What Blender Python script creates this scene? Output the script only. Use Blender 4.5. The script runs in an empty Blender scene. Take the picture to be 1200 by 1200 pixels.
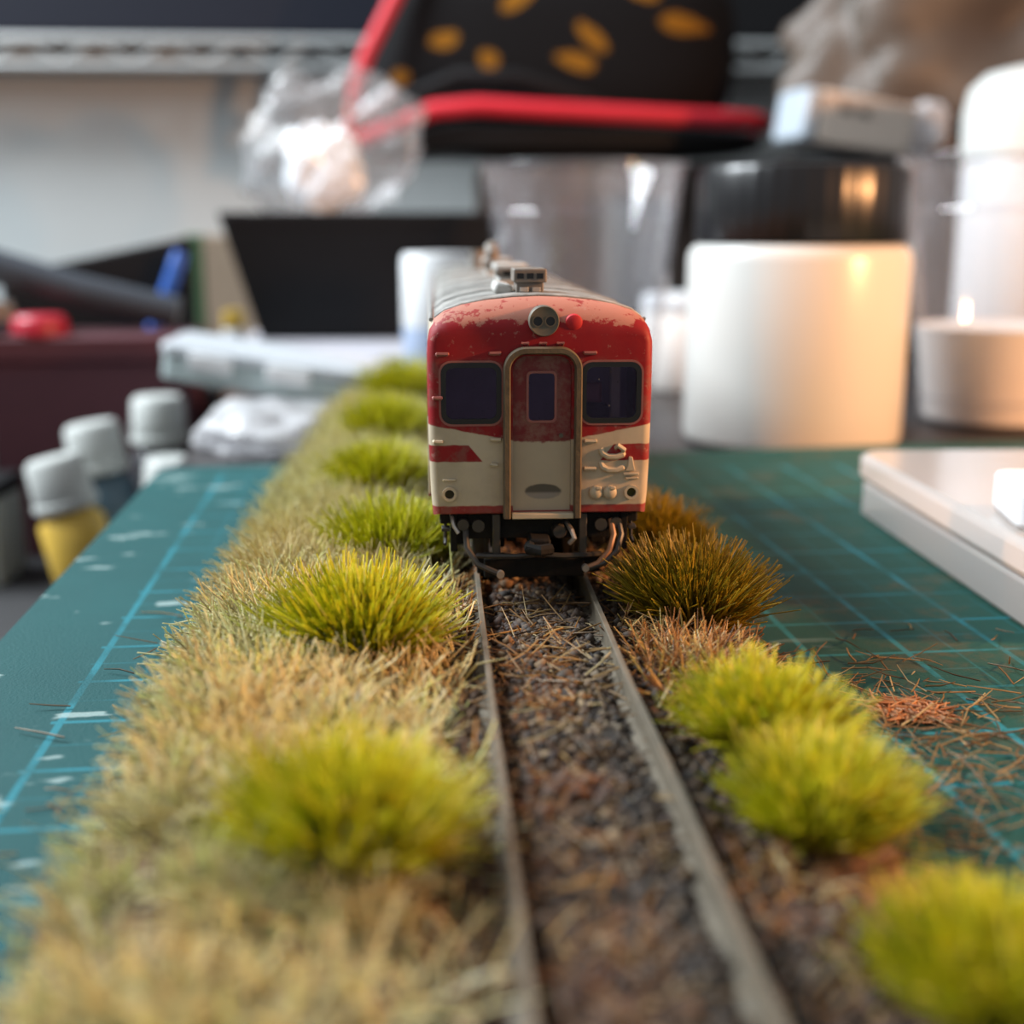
import bpy, bmesh, math, random
import numpy as np
from mathutils import Vector, Matrix, noise

# All dimensions below are millimetres; S turns them into scene units (1 unit = 1 cm).
S = 0.1
R = math.radians
random.seed(7)
rng = np.random.default_rng(11)
scene = bpy.context.scene
scene.unit_settings.system = 'METRIC'
scene.unit_settings.scale_length = 0.01
COL = scene.collection

# ------------------------------------------------------------------ camera
cam_d = bpy.data.cameras.new('camera')
cam = bpy.data.objects.new('camera', cam_d)
COL.objects.link(cam)
cam.location = (-8.67 * S, -103.11 * S, 30.01 * S)
cam.rotation_euler = (R(90 - 12.633), 0, R(-3.466))
cam_d.sensor_width = 36
cam_d.lens = 43.5
cam_d.clip_start = 0.05
cam_d.clip_end = 500
cam_d.dof.use_dof = True
cam_d.dof.focus_distance = 101.5 * S
cam_d.dof.aperture_fstop = 43.5e-3 / (2.1 * S)
scene.camera = cam

# ------------------------------------------------------------------ light
world = bpy.data.worlds.new('room_light')
scene.world = world
world.use_nodes = True
bg = world.node_tree.nodes['Background']
bg.inputs['Color'].default_value = (0.92, 0.95, 1.0, 1)
bg.inputs['Strength'].default_value = 0.40


def area(name, loc, target, sx, sy, color, power):
    d = bpy.data.lights.new(name, 'AREA')
    d.shape = 'RECTANGLE'
    d.size, d.size_y = sx * S, sy * S
    d.color = color
    d.energy = power
    o = bpy.data.objects.new(name, d)
    COL.objects.link(o)
    o.location = Vector(loc) * S
    o.rotation_euler = (Vector(target) - Vector(loc)).to_track_quat('-Z', 'Y').to_euler()
    return o


area('window_daylight', (-420, 190, 400), (0, 40, 0), 300, 260, (0.88, 0.95, 1.0), 95000)
area('desk_lamp_bulb', (222, -30, 80), (30, 60, 0), 16, 16, (1.0, 0.47, 0.19), 10500)

scene.view_settings.view_transform = 'Standard'
scene.view_settings.look = 'None'
scene.view_settings.gamma = 1
scene.view_settings.use_curve_mapping = False
scene.view_settings.exposure = 0.0
scene.cycles.use_denoising = True
scene.cycles.max_bounces = 8
scene.cycles.transparent_max_bounces = 24
scene.cycles.caustics_reflective = False
scene.cycles.caustics_refractive = False


# ------------------------------------------------------------------ materials
class N:
    """small node-expression helper"""

    def __init__(self, name):
        self.m = bpy.data.materials.new(name)
        self.m.use_nodes = True
        self.t = self.m.node_tree
        self.b = self.t.nodes['Principled BSDF']
        self.out = self.t.nodes['Material Output']

    def node(self, typ, **kw):
        n = self.t.nodes.new(typ)
        for k, v in kw.items():
            setattr(n, k, v)
        return n

    def link(self, a, b):
        if isinstance(a, bpy.types.NodeSocket):
            self.t.links.new(a, b)
        elif isinstance(a, (tuple, list)):
            b.default_value = (*a, 1) if len(a) == 3 and len(b.default_value) == 4 else a
        else:
            b.default_value = a

    def op(self, o, a, b=0.0, c=0.0):
        n = self.node('ShaderNodeMath', operation=o)
        for s, v in zip(n.inputs, (a, b, c)):
            self.link(v, s)
        return n.outputs[0]

    def xyz(self):
        """object coordinates in millimetres"""
        tc = self.node('ShaderNodeTexCoord')
        sep = self.node('ShaderNodeSeparateXYZ')
        self.t.links.new(tc.outputs['Object'], sep.inputs[0])
        return [self.op('MULTIPLY', sep.outputs[i], 1 / S) for i in range(3)]

    def step(self, v, lo, hi):
        n = self.node('ShaderNodeMapRange', interpolation_type='SMOOTHSTEP')
        self.link(v, n.inputs[0]); n.inputs[1].default_value = lo; n.inputs[2].default_value = hi
        return n.outputs[0]

    def noise(self, scale, detail=4, rough=0.6, vec=None):
        n = self.node('ShaderNodeTexNoise')
        n.inputs['Scale'].default_value = scale
        n.inputs['Detail'].default_value = detail
        n.inputs['Roughness'].default_value = rough
        if vec is None:
            vec = self.node('ShaderNodeTexCoord').outputs['Object']
        self.t.links.new(vec, n.inputs['Vector'])
        return n.outputs['Fac']

    def mix(self, f, a, b):
        n = self.node('ShaderNodeMix', data_type='RGBA')
        self.link(f, n.inputs[0]); self.link(a, n.inputs[6]); self.link(b, n.inputs[7])
        return n.outputs[2]

    def ramp(self, f, stops):
        n = self.node('ShaderNodeValToRGB')
        self.link(f, n.inputs[0])
        e = n.color_ramp.elements
        while len(e) < len(stops):
            e.new(0.5)
        for k, (p, c) in enumerate(stops):
            e[k].position = p
            e[k].color = (*c, 1)
        return n.outputs[0]

    def sheen(self):
        """Schlick reflectance that is the same on both sides of a thin wall"""
        lw = self.node('ShaderNodeLayerWeight'); lw.inputs[0].default_value = 0.5
        return self.op('ADD', 0.045, self.op('MULTIPLY', self.op('POWER', lw.outputs['Facing'], 5.0), 0.9))

    def bump(self, h, strength=0.3, dist=0.02):
        n = self.node('ShaderNodeBump')
        n.inputs['Strength'].default_value = strength
        n.inputs['Distance'].default_value = dist
        self.link(h, n.inputs['Height'])
        self.t.links.new(n.outputs[0], self.b.inputs['Normal'])

    def set(self, **kw):
        for k, v in kw.items():
            self.link(v, self.b.inputs[k.replace('_', ' ')])
        return self.m


def plain(name, col, rough=0.6, metal=0.0, var=0.12, scale=4.0, bump=0.0, **kw):
    n = N(name)
    f = n.noise(scale)
    dark = tuple(c * (1 - var) for c in col)
    light = tuple(min(1, c * (1 + var)) for c in col)
    n.set(Base_Color=n.mix(f, dark, light), Roughness=rough, Metallic=metal)
    for k, v in kw.items():
        n.b.inputs[k.replace('_', ' ')].default_value = v
    if bump:
        n.bump(n.noise(scale * 4), bump)
    return n.m


def clear(name, tint, haze, haze_col, rough=0.12, spec=0.5):
    """clear or frosted plastic film: transparent with fresnel gloss and a milky part"""
    n = N(name)
    tr = n.node('ShaderNodeBsdfTransparent'); tr.inputs[0].default_value = (*tint, 1)
    df = n.node('ShaderNodeBsdfDiffuse'); df.inputs[0].default_value = (*haze_col, 1)
    tl = n.node('ShaderNodeBsdfTranslucent'); tl.inputs[0].default_value = (*haze_col, 1)
    gl = n.node('ShaderNodeBsdfGlossy'); gl.inputs['Roughness'].default_value = rough
    fr = n.sheen()
    m0 = n.node('ShaderNodeMixShader'); m0.inputs[0].default_value = 0.5
    n.t.links.new(df.outputs[0], m0.inputs[1]); n.t.links.new(tl.outputs[0], m0.inputs[2])
    m1 = n.node('ShaderNodeMixShader'); m1.inputs[0].default_value = haze
    n.t.links.new(tr.outputs[0], m1.inputs[1]); n.t.links.new(m0.outputs[0], m1.inputs[2])
    m2 = n.node('ShaderNodeMixShader')
    n.link(n.op('MINIMUM', n.op('MULTIPLY', fr, spec * 2), 1.0), m2.inputs[0])
    n.t.links.new(m1.outputs[0], m2.inputs[1]); n.t.links.new(gl.outputs[0], m2.inputs[2])
    n.t.links.new(m2.outputs[0], n.out.inputs[0])
    return n.m


def grass_mat(name, stops, transl=0.5, patch=None, far=None):
    n = N(name)
    g = n.node('ShaderNodeNewGeometry')
    c = n.ramp(g.outputs['Random Per Island'], stops)
    if patch:
        scale, col, lo, hi, amt = patch
        f = n.step(n.noise(scale, 2), lo, hi)
        c = n.mix(n.op('MULTIPLY', f, amt), c, col)
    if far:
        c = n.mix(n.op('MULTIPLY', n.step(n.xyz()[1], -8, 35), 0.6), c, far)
    df = n.node('ShaderNodeBsdfDiffuse'); n.link(c, df.inputs[0])
    tl = n.node('ShaderNodeBsdfTranslucent'); n.link(c, tl.inputs[0])
    gl = n.node('ShaderNodeBsdfGlossy'); gl.inputs['Roughness'].default_value = 0.45
    gl.inputs[0].default_value = (1, 1, 0.9, 1)
    m1 = n.node('ShaderNodeMixShader'); m1.inputs[0].default_value = transl
    n.t.links.new(df.outputs[0], m1.inputs[1]); n.t.links.new(tl.outputs[0], m1.inputs[2])
    m2 = n.node('ShaderNodeMixShader'); m2.inputs[0].default_value = 0.05
    n.t.links.new(m1.outputs[0], m2.inputs[1]); n.t.links.new(gl.outputs[0], m2.inputs[2])
    n.t.links.new(m2.outputs[0], n.out.inputs[0])
    return n.m


# ------------------------------------------------------------------ mesh helpers
class MB:
    def __init__(self):
        self.v, self.f = [], []

    def add(self, vs, fs):
        o = len(self.v)
        self.v += [tuple(p) for p in vs]
        self.f += [tuple(i + o for i in f) for f in fs]
        return self

    def box(self, c, s, rot=None):
        pts = []
        M = rot.to_matrix() if rot is not None else None
        for x in (-.5, .5):
            for y in (-.5, .5):
                for z in (-.5, .5):
                    p = Vector((x * s[0], y * s[1], z * s[2]))
                    if M:
                        p = M @ p
                    pts.append(p + Vector(c))
        return self.add(pts, [(0, 1, 3, 2), (4, 6, 7, 5), (0, 4, 5, 1), (2, 3, 7, 6), (0, 2, 6, 4), (1, 5, 7, 3)])

    def bx(self, x0, x1, y0, y1, z0, z1):
        return self.box(((x0 + x1) / 2, (y0 + y1) / 2, (z0 + z1) / 2), (x1 - x0, y1 - y0, z1 - z0))

    def tube(self, pts, r, n=8, caps=True):
        pts = [Vector(p) for p in pts]
        rs = r if isinstance(r, (list, tuple)) else [r] * len(pts)
        vs, fs = [], []
        prev = None
        for i, p in enumerate(pts):
            d = (pts[min(i + 1, len(pts) - 1)] - pts[max(i - 1, 0)]).normalized()
            if prev is None:
                a = d.orthogonal().normalized()
            else:
                a = (prev - d * prev.dot(d)).normalized()
            prev = a
            b = d.cross(a)
            for k in range(n):
                t = 2 * math.pi * k / n
                vs.append(p + (a * math.cos(t) + b * math.sin(t)) * rs[i])
        for i in range(len(pts) - 1):
            for k in range(n):
                k2 = (k + 1) % n
                fs.append((i * n + k, i * n + k2, (i + 1) * n + k2, (i + 1) * n + k))
        if caps:
            fs.append(tuple(reversed(range(n))))
            fs.append(tuple(range((len(pts) - 1) * n, len(pts) * n)))
        return self.add(vs, fs)

    def cyl(self, p0, p1, r0, r1=None, n=24):
        return self.tube([p0, p1], [r0, r0 if r1 is None else r1], n)

    def lathe(self, prof, n=48, c=(0, 0, 0), axis='z'):
        """prof: list of (radius, height), closed off where radius is 0"""
        vs, fs = [], []
        for (r, h) in prof:
            for k in range(n):
                t = 2 * math.pi * k / n
                a, b = r * math.cos(t), r * math.sin(t)
                p = (a, b, h) if axis == 'z' else (a, h, b)
                vs.append((p[0] + c[0], p[1] + c[1], p[2] + c[2]))
        for i in range(len(prof) - 1):
            for k in range(n):
                k2 = (k + 1) % n
                q = (i * n + k, i * n + k2, (i + 1) * n + k2, (i + 1) * n + k)
                fs.append(q if axis == 'z' else tuple(reversed(q)))
        return self.add(vs, fs)

    def build(self, name, mat, parent=None, smooth=False, bevel=0.0, seg=2, angle=40, kind=None, label=None):
        me = bpy.data.meshes.new(name)
        me.from_pydata([(x * S, y * S, z * S) for x, y, z in self.v], [], self.f)
        bm = bmesh.new(); bm.from_mesh(me)
        bmesh.ops.remove_doubles(bm, verts=bm.verts, dist=1e-5)
        bmesh.ops.recalc_face_normals(bm, faces=bm.faces)
        bm.to_mesh(me); bm.free()
        if smooth or bevel:
            for p in me.polygons:
                p.use_smooth = True
            me.set_sharp_from_angle(angle=R(angle))
        o = link(name, me, mat, parent)
        if bevel:
            b = o.modifiers.new('bevel', 'BEVEL')
            b.width = bevel * S; b.segments = seg; b.limit_method = 'ANGLE'; b.angle_limit = R(35)
        if kind:
            o['kind'] = kind
        if label:
            o['label'] = label
        return o


def link(name, me, mat, parent=None):
    if mat is not None and not me.materials:
        me.materials.append(mat)
    o = bpy.data.objects.new(name, me)
    COL.objects.link(o)
    if parent is not None:
        o.parent = parent
    return o


def thing(name, label, cat, loc=(0, 0, 0), rot=(0, 0, 0), group=None):
    o = bpy.data.objects.new(name, None)
    o.empty_display_size = 0.2
    COL.objects.link(o)
    o.location = Vector(loc) * S
    o.rotation_euler = [R(a) for a in rot]
    return tag(o, label, cat, group)


def tag(o, label, cat, group=None, kind=None):
    o['label'] = label
    o['category'] = cat
    if group:
        o['group'] = group
    if kind:
        o['kind'] = kind
    return o


def rrect(x0, x1, z0, z1, r, n=5):
    pts = []
    for cx, cz, a0 in ((x1 - r, z1 - r, 0), (x0 + r, z1 - r, 90), (x0 + r, z0 + r, 180), (x1 - r, z0 + r, 270)):
        for k in range(n + 1):
            a = R(a0 + 90 * k / n)
            pts.append((cx + r * math.cos(a), cz + r * math.sin(a)))
    return pts


def plate(mb, outer, holes, y0, y1, back=True):
    """flat panel in the xz plane with holes, from y0 (front) to y1"""
    bm = bmesh.new()
    loops = []
    for lp in [outer] + list(holes):
        vs = [bm.verts.new((x, 0, z)) for x, z in lp]
        for a, b in zip(vs, vs[1:] + vs[:1]):
            bm.edges.new((a, b))
        loops.append(vs)
    bmesh.ops.triangle_fill(bm, use_beauty=True, use_dissolve=False, edges=bm.edges[:], normal=(0, -1, 0))
    bm.verts.index_update()
    vs = [(v.co.x, v.co.z) for v in bm.verts]
    fs = [tuple(v.index for v in f.verts) for f in bm.faces]
    idx = [[v.index for v in l] for l in loops]
    n = len(vs)
    bm.free()
    V = [(x, y0, z) for x, z in vs] + [(x, y1, z) for x, z in vs]
    Fs = list(fs)
    if back:
        Fs += [tuple(i + n for i in reversed(f)) for f in fs]
    for k, l in enumerate(idx):
        if k == 0 and not back:
            continue
        for a, b in zip(l, l[1:] + l[:1]):
            Fs.append((a, b, b + n, a + n))
    mb.add(V, Fs)
    return mb


def ring(mb, outer, inner, y0, y1):
    n = len(outer)
    V = []
    for y in (y0, y1):
        V += [(x, y, z) for x, z in outer] + [(x, y, z) for x, z in inner]
    Fs = []
    for k in range(n):
        j = (k + 1) % n
        Fs += [(k, j, n + j, n + k), (2 * n + k, 3 * n + k, 3 * n + j, 2 * n + j),
               (k, 2 * n + k, 2 * n + j, j), (n + k, n + j, 3 * n + j, 3 * n + k)]
    return mb.add(V, Fs)


def blades(name, roots, dirs, length, rad, mat, bend=0.35, parent=None, droop=0.25):
    """many tapering three-sided fibres in one mesh (mm arrays)"""
    n = len(roots)
    d = dirs / np.linalg.norm(dirs, axis=1, keepdims=True)
    L = np.asarray(length).reshape(-1, 1)
    bv = rng.normal(size=(n, 3)) * bend
    bv[:, 2] -= droop
    p0 = roots
    p1 = roots + d * L * 0.5
    d2 = d + bv * 0.55
    d2 /= np.linalg.norm(d2, axis=1, keepdims=True)
    p2 = p1 + d2 * L * 0.5
    a = np.cross(d, rng.normal(size=(n, 3)))
    a /= np.linalg.norm(a, axis=1, keepdims=True)
    b = np.cross(d, a)
    rad = np.broadcast_to(np.asarray(rad, float).reshape(-1, 1), (n, 1))
    V = np.zeros((n, 9, 3))
    for r_i, (p, s) in enumerate(((p0, 1.0), (p1, 0.95), (p2, 0.55))):
        for k in range(3):
            t = 2 * math.pi * k / 3
            V[:, r_i * 3 + k] = p + (a * math.cos(t) + b * math.sin(t)) * rad * s
    q = []
    for r_i in range(2):
        for k in range(3):
            k2 = (k + 1) % 3
            q.append((r_i * 3 + k, r_i * 3 + k2, (r_i + 1) * 3 + k2, (r_i + 1) * 3 + k))
    q = np.array(q)
    Fq = (np.arange(n) * 9)[:, None, None] + q[None]
    me = bpy.data.meshes.new(name)
    V = (V.reshape(-1, 3) * S).astype(np.float32)
    Fq = Fq.reshape(-1, 4).astype(np.int32)
    me.vertices.add(len(V)); me.vertices.foreach_set('co', V.ravel())
    me.loops.add(Fq.size); me.loops.foreach_set('vertex_index', Fq.ravel())
    me.polygons.add(len(Fq))
    me.polygons.foreach_set('loop_start', np.arange(0, Fq.size, 4, dtype=np.int32))
    me.polygons.foreach_set('use_smooth', np.ones(len(Fq), dtype=bool))
    me.update(calc_edges=True)
    return link(name, me, mat, parent)


def crumple(mb, c, size, seed, rough=0.5, n=26, flat=0.0, power=2.6, floor=None, soft=False):
    """crumpled bag: a noise-displaced superellipsoid with sharp facets; the bottom is pressed flat"""
    vs, fs = [], []
    rows = n
    for i in range(rows + 1):
        ph = math.pi * (i / rows) - math.pi / 2
        for k in range(n * 2):
            th = 2 * math.pi * k / (n * 2)
            d = Vector((math.cos(ph) * math.cos(th), math.cos(ph) * math.sin(th), math.sin(ph)))
            q = (abs(d.x) ** power + abs(d.y) ** power + abs(d.z) ** power) ** (-1 / power)
            p = d * q
            w = noise.cell(p * 2.3 + Vector((seed, 0, 0))) * 0.3
            w += abs(noise.noise(p * 2.1 + Vector((seed * 3.1, 5, 1)))) * 1.1 + abs(noise.noise(p * 4.7 + Vector((seed, 2, 9)))) * .6
            if soft:
                w = noise.noise(p * 1.5 + Vector((seed, 4, 2))) * .8 + abs(noise.noise(p * 2.6 + Vector((seed, 2, 9)))) * .5 + .4
            p = p * (1 + rough * (w - .55))
            z = p.z * size[2]
            if flat:
                z = max(z, -size[2] * flat)
            vs.append((c[0] + p.x * size[0], c[1] + p.y * size[1], c[2] + z))
    if floor is not None:                       # press the underside flat onto what carries it
        lo = min(p[2] for p in vs)
        vs = [(p[0], p[1], max(floor, p[2] - lo + floor - size[2] * .12)) for p in vs]
    m = n * 2
    for i in range(rows):
        for k in range(m):
            k2 = (k + 1) % m
            fs.append((i * m + k, i * m + k2, (i + 1) * m + k2, (i + 1) * m + k))
    return mb.add(vs, fs)


def rounded_block(mb, c, half, power=4.0, n=20):
    vs, fs = [], []
    for i in range(n + 1):
        ph = math.pi * (i / n) - math.pi / 2
        for k in range(n * 2):
            th = 2 * math.pi * k / (n * 2)
            d = Vector((math.cos(ph) * math.cos(th), math.cos(ph) * math.sin(th), math.sin(ph)))
            q = (abs(d.x) ** power + abs(d.y) ** power + abs(d.z) ** power) ** (-1 / power)
            vs.append((c[0] + d.x * q * half[0], c[1] + d.y * q * half[1], c[2] + d.z * q * half[2]))
    m = n * 2
    for i in range(n):
        for k in range(m):
            k2 = (k + 1) % m
            fs.append((i * m + k, i * m + k2, (i + 1) * m + k2, (i + 1) * m + k))
    return mb.add(vs, fs)
# ================================================================== setting
M_wall = plain('wall_paint', (0.46, 0.49, 0.49), 0.8, var=0.05, scale=0.3)
M_desk = plain('dark_desk', (0.035, 0.03, 0.03), 0.45, var=0.3, scale=1.2)
M_pit = plain('dark_shelf_board', (0.02, 0.02, 0.022), 0.6, var=0.3)

w = MB().bx(-520, 520, 432, 450, -120, 520).build('wall_back', M_wall)
w['kind'] = 'structure'
w['label'] = 'pale grey wall behind the crowded desk'
fl = MB().bx(-520, 520, -400, 432, -120, -110).build('floor', M_pit)
fl['kind'] = 'structure'
fl['label'] = 'dark floor under the desk'

# desk top: an L with a lower shelf in its left front corner
MAT_ROT = 2.5
poly = [(-36.2, -300), (420, -300), (420, 425), (-260, 425), (-260, 222), (-57, 222), (-53.6, 92)]
d = MB()
n = len(poly)
d.add([(x, y, -9) for x, y in poly] + [(x, y, -45) for x, y in poly],
      [tuple(range(n)), tuple(reversed(range(n, 2 * n)))] + [(i, i + n, (i + 1) % n + n, (i + 1) % n) for i in range(n)])
desk = thing('desk', 'dark desk that carries the green cutting mat and all the clutter', 'desk', (0, 0, 0))
d.build('desk_top', M_desk, desk)
MB().bx(-260, 420, -300, 425, -52, -45.2).build('lower_shelf', M_pit, desk)
for lx, ly in ((-250, -290), (410, -290), (-250, 415), (410, 415)):
    MB().box((lx, ly, -81), (16, 16, 58)).build('leg', M_desk, desk, bevel=1)

# cutting mat: printed grid in the material
n = N('cutting_mat_green')
x, y, z = n.xyz()


def gridline(n, v, period, width):
    f = n.op('ABSOLUTE', n.op('SUBTRACT', n.op('FRACT', n.op('ADD', n.op('DIVIDE', v, period), 0.5)), 0.5))
    return n.op('SUBTRACT', 1.0, n.step(n.op('MULTIPLY', f, period), width * 0.5, width * 0.5 + 0.14))


big = n.op('MAXIMUM', gridline(n, n.op('SUBTRACT', x, 10.3), 8.8, 0.45), gridline(n, n.op('SUBTRACT', y, 8.0), 8.8, 0.35))
dg1 = n.op('MULTIPLY', n.op('ADD', x, y), 0.7071)
fine = n.op('MAXIMUM', gridline(n, n.op('SUBTRACT', x, 10.3), 4.4, 0.1), gridline(n, n.op('SUBTRACT', y, 8.0), 4.4, 0.1))
inside = n.op('MULTIPLY', n.op('GREATER_THAN', x, 9.6), n.op('LESS_THAN', y, -7.5))
wear = n.step(n.noise(1.3, 4), 0.38, 0.56)
lines = n.op('MULTIPLY', n.op('MULTIPLY', inside, n.op('MAXIMUM', big, n.op('MULTIPLY', fine, 0.35))), n.op('ADD', n.op('MULTIPLY', wear, 0.65), 0.25))
base = n.mix(n.noise(0.5, 5), (0.005, 0.052, 0.054), (0.010, 0.084, 0.086))
# the right hand side of the mat is greener and dusted with brown crumbs
right = n.step(x, 45, 85)
base = n.mix(n.op('MULTIPLY', right, 0.9), base, n.mix(n.noise(0.7, 5), (0.006, 0.046, 0.034), (0.010, 0.068, 0.050)))
crumb = n.op('MULTIPLY', n.step(n.noise(1.1, 5, 0.75), 0.52, 0.66), right)
base = n.mix(n.op('MULTIPLY', crumb, 0.55), base, (0.085, 0.062, 0.028))
c = n.mix(n.op('MULTIPLY', lines, 0.8), base, (0.018, 0.20, 0.25))
# dried glue and paint scuffs, drawn out across the mat
mp = n.node('ShaderNodeMapping'); mp.inputs['Scale'].default_value = (0.55, 1.3, 1)
n.t.links.new(n.node('ShaderNodeTexCoord').outputs['Object'], mp.inputs[0])
scuff = n.step(n.noise(2.6, 3, 0.5, mp.outputs[0]), 0.635, 0.685)
c = n.mix(n.op('MULTIPLY', n.op('MULTIPLY', scuff, n.op('SUBTRACT', 1.0, right)), 0.6), c, (0.36, 0.46, 0.44))
n.set(Base_Color=c, Roughness=0.68, Specular_IOR_Level=0.22)
pit = n.noise(45, 2)
n.bump(pit, 0.5, 0.012)
M_mat = n.m
mat_root = thing('cutting_mat', 'worn teal green cutting mat with a printed grid under the diorama', 'cutting mat', (-52.4, 92.5, -9), (0, 0, MAT_ROT))
m = MB()
lp = [(a, b + a * 0.075 * max(0, (b + 212) / 212)) for a, b in rrect(0, 300, -212, 0, 3.0, 4)]
k = len(lp)
m.add([(a, b, 3.0) for a, b in lp] + [(a, b, 0.0) for a, b in lp],
      [tuple(range(k)), tuple(reversed(range(k, 2 * k)))] + [(i, i + k, (i + 1) % k + k, (i + 1) % k) for i in range(k)])
m.build('mat_sheet', M_mat, mat_root)

# ================================================================== diorama ground
XL, XR, Y0, Y1 = -29.0, 17.5, -92.0, 141.0
RL, RR = -5.3, 4.45           # rail centre lines


def ground(x, y):
    nz = noise.noise(Vector((x * .16, y * .16, 3))) * .7 + noise.noise(Vector((x * .5, y * .5, 8))) * .35
    h = -2.4 + nz * .8
    if x < -8:
        t = min(1, (-8 - x) / 7)
        h += t * 0.7
        e = max(0, (-22 - x) / 7.0)
        h -= e * e * 2.6
    elif x < 6.5:
        h = -1.75 + nz * .3
        if abs(x - RL) < 1.3 or abs(x - RR) < 1.3:
            h -= 0.35
    else:
        e = max(0, (x - 11.5) / 6.0)
        h -= e * e * 2.8
    return max(h, -5.75)


n = N('glued_soil')
f = n.noise(1.6, 6, 0.7)
c = n.ramp(f, [(0.30, (0.022, 0.014, 0.010)), (0.45, (0.075, 0.042, 0.026)), (0.58, (0.17, 0.085, 0.045)), (0.72, (0.26, 0.17, 0.10))])
n.set(Base_Color=c, Roughness=0.9)
n.bump(n.noise(14, 4), 0.8, 0.05)
M_soil = n.m
dio = thing('diorama_base', 'narrow soil and ballast strip with track laid across the cutting mat', 'diorama', (0, 0, 0))
m = MB()
nx, ny = 64, 250
vs, fs = [], []
for j in range(ny + 1):
    yy = Y0 + (Y1 - Y0) * j / ny
    for i in range(nx + 1):
        xx = XL + (XR - XL) * i / nx
        ex = 0.0
        if i == 0 or i == nx:
            ex = noise.noise(Vector((yy * .15, i, 4))) * 1.2
        vs.append((xx + ex, yy, ground(xx, yy)))
for j in range(ny):
    for i in range(nx):
        a = j * (nx + 1) + i
        fs.append((a, a + 1, a + nx + 2, a + nx + 1))
b0 = len(vs)
per = [i for i in range(nx + 1)] + [j * (nx + 1) + nx for j in range(1, ny + 1)] + \
      [ny * (nx + 1) + i for i in range(nx - 1, -1, -1)] + [j * (nx + 1) for j in range(ny - 1, 0, -1)]
vs += [(vs[i][0], vs[i][1], -5.98) for i in per]
np_ = len(per)
for i in range(np_):
    j = (i + 1) % np_
    fs.append((per[i], b0 + i, b0 + j, per[j]))
fs.append(tuple(b0 + i for i in reversed(range(np_))))
m.add(vs, fs).build('soil_bed', M_soil, dio, smooth=True, angle=70)

# ballast: thousands of tiny chips, one part
n = N('ballast_chips')
g = n.node('ShaderNodeNewGeometry')
c = n.ramp(g.outputs['Random Per Island'], [(0.0, (0.012, 0.008, 0.006)), (0.3, (0.038, 0.023, 0.013)), (0.5, (0.085, 0.040, 0.016)),
                                            (0.68, (0.050, 0.039, 0.028)), (0.84, (0.14, 0.074, 0.030)), (1.0, (0.28, 0.20, 0.11))])
rust = n.step(n.noise(0.9, 3), 0.50, 0.66)
c = n.mix(n.op('MULTIPLY', rust, 0.55), c, (0.085, 0.026, 0.012))
grey = n.op('MAXIMUM', n.step(n.noise(0.7, 2, 0.5), 0.52, 0.62), n.op('MULTIPLY', n.step(n.xyz()[0], 0.8, 2.6), n.step(n.noise(1.6, 3), 0.35, 0.5)))
c = n.mix(n.op('MULTIPLY', grey, 0.6), c, (0.030, 0.026, 0.022))
n.set(Base_Color=c, Roughness=0.75)
M_chip = n.m
ico = bmesh.new()
bmesh.ops.create_icosphere(ico, subdivisions=1, radius=1)
iv = np.array([v.co[:] for v in ico.verts]); itri = np.array([[v.index for v in f.verts] for f in ico.faces])
ico.free()


def chips(name, pos, size, mat, parent):
    k = len(pos)
    nv, nf = len(iv), len(itri)
    sc = size[:, None, None] * (0.6 + 0.8 * rng.random((k, 1, 3)))
    P = iv[None] * (0.75 + 0.5 * rng.random((k, nv, 1))) * sc
    ang = rng.random(k) * 6.283
    ca, sa = np.cos(ang)[:, None], np.sin(ang)[:, None]
    Px = P[:, :, 0] * ca - P[:, :, 1] * sa
    Py = P[:, :, 0] * sa + P[:, :, 1] * ca
    V = np.stack([Px, Py, P[:, :, 2]], 2) + pos[:, None]
    T = itri[None] + (np.arange(k) * nv)[:, None, None]
    me = bpy.data.meshes.new(name)
    V = (V.reshape(-1, 3) * S).astype(np.float32); T = T.reshape(-1, 3).astype(np.int32)
    me.vertices.add(len(V)); me.vertices.foreach_set('co', V.ravel())
    me.loops.add(T.size); me.loops.foreach_set('vertex_index', T.ravel())
    me.polygons.add(len(T)); me.polygons.foreach_set('loop_start', np.arange(0, T.size, 3, dtype=np.int32))
    me.update(calc_edges=True)
    o = link(name, me, mat, parent)
    o['kind'] = 'stuff'
    return o


pos, siz = [], []
for _ in range(19000):
    yy = random.uniform(-75, 60) if random.random() < .8 else random.uniform(60, 138)
    xx = random.gauss(0, 5.2)
    if xx < -10.5 or xx > 12.5:
        continue
    s_ = random.uniform(.16, .42) * (1.5 if random.random() < .06 else 1)
    if abs(xx - RL) < .75 or abs(xx - RR) < .75:
        s_ *= .5
    pos.append((xx, yy, ground(xx, yy) + s_ * .35 + max(0, random.gauss(0, .12))))
    siz.append(s_)
bal = chips('ballast', np.array(pos), np.array(siz), M_chip, dio)
bal['label'] = 'fine brown and grey ballast chips between the rails'

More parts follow.
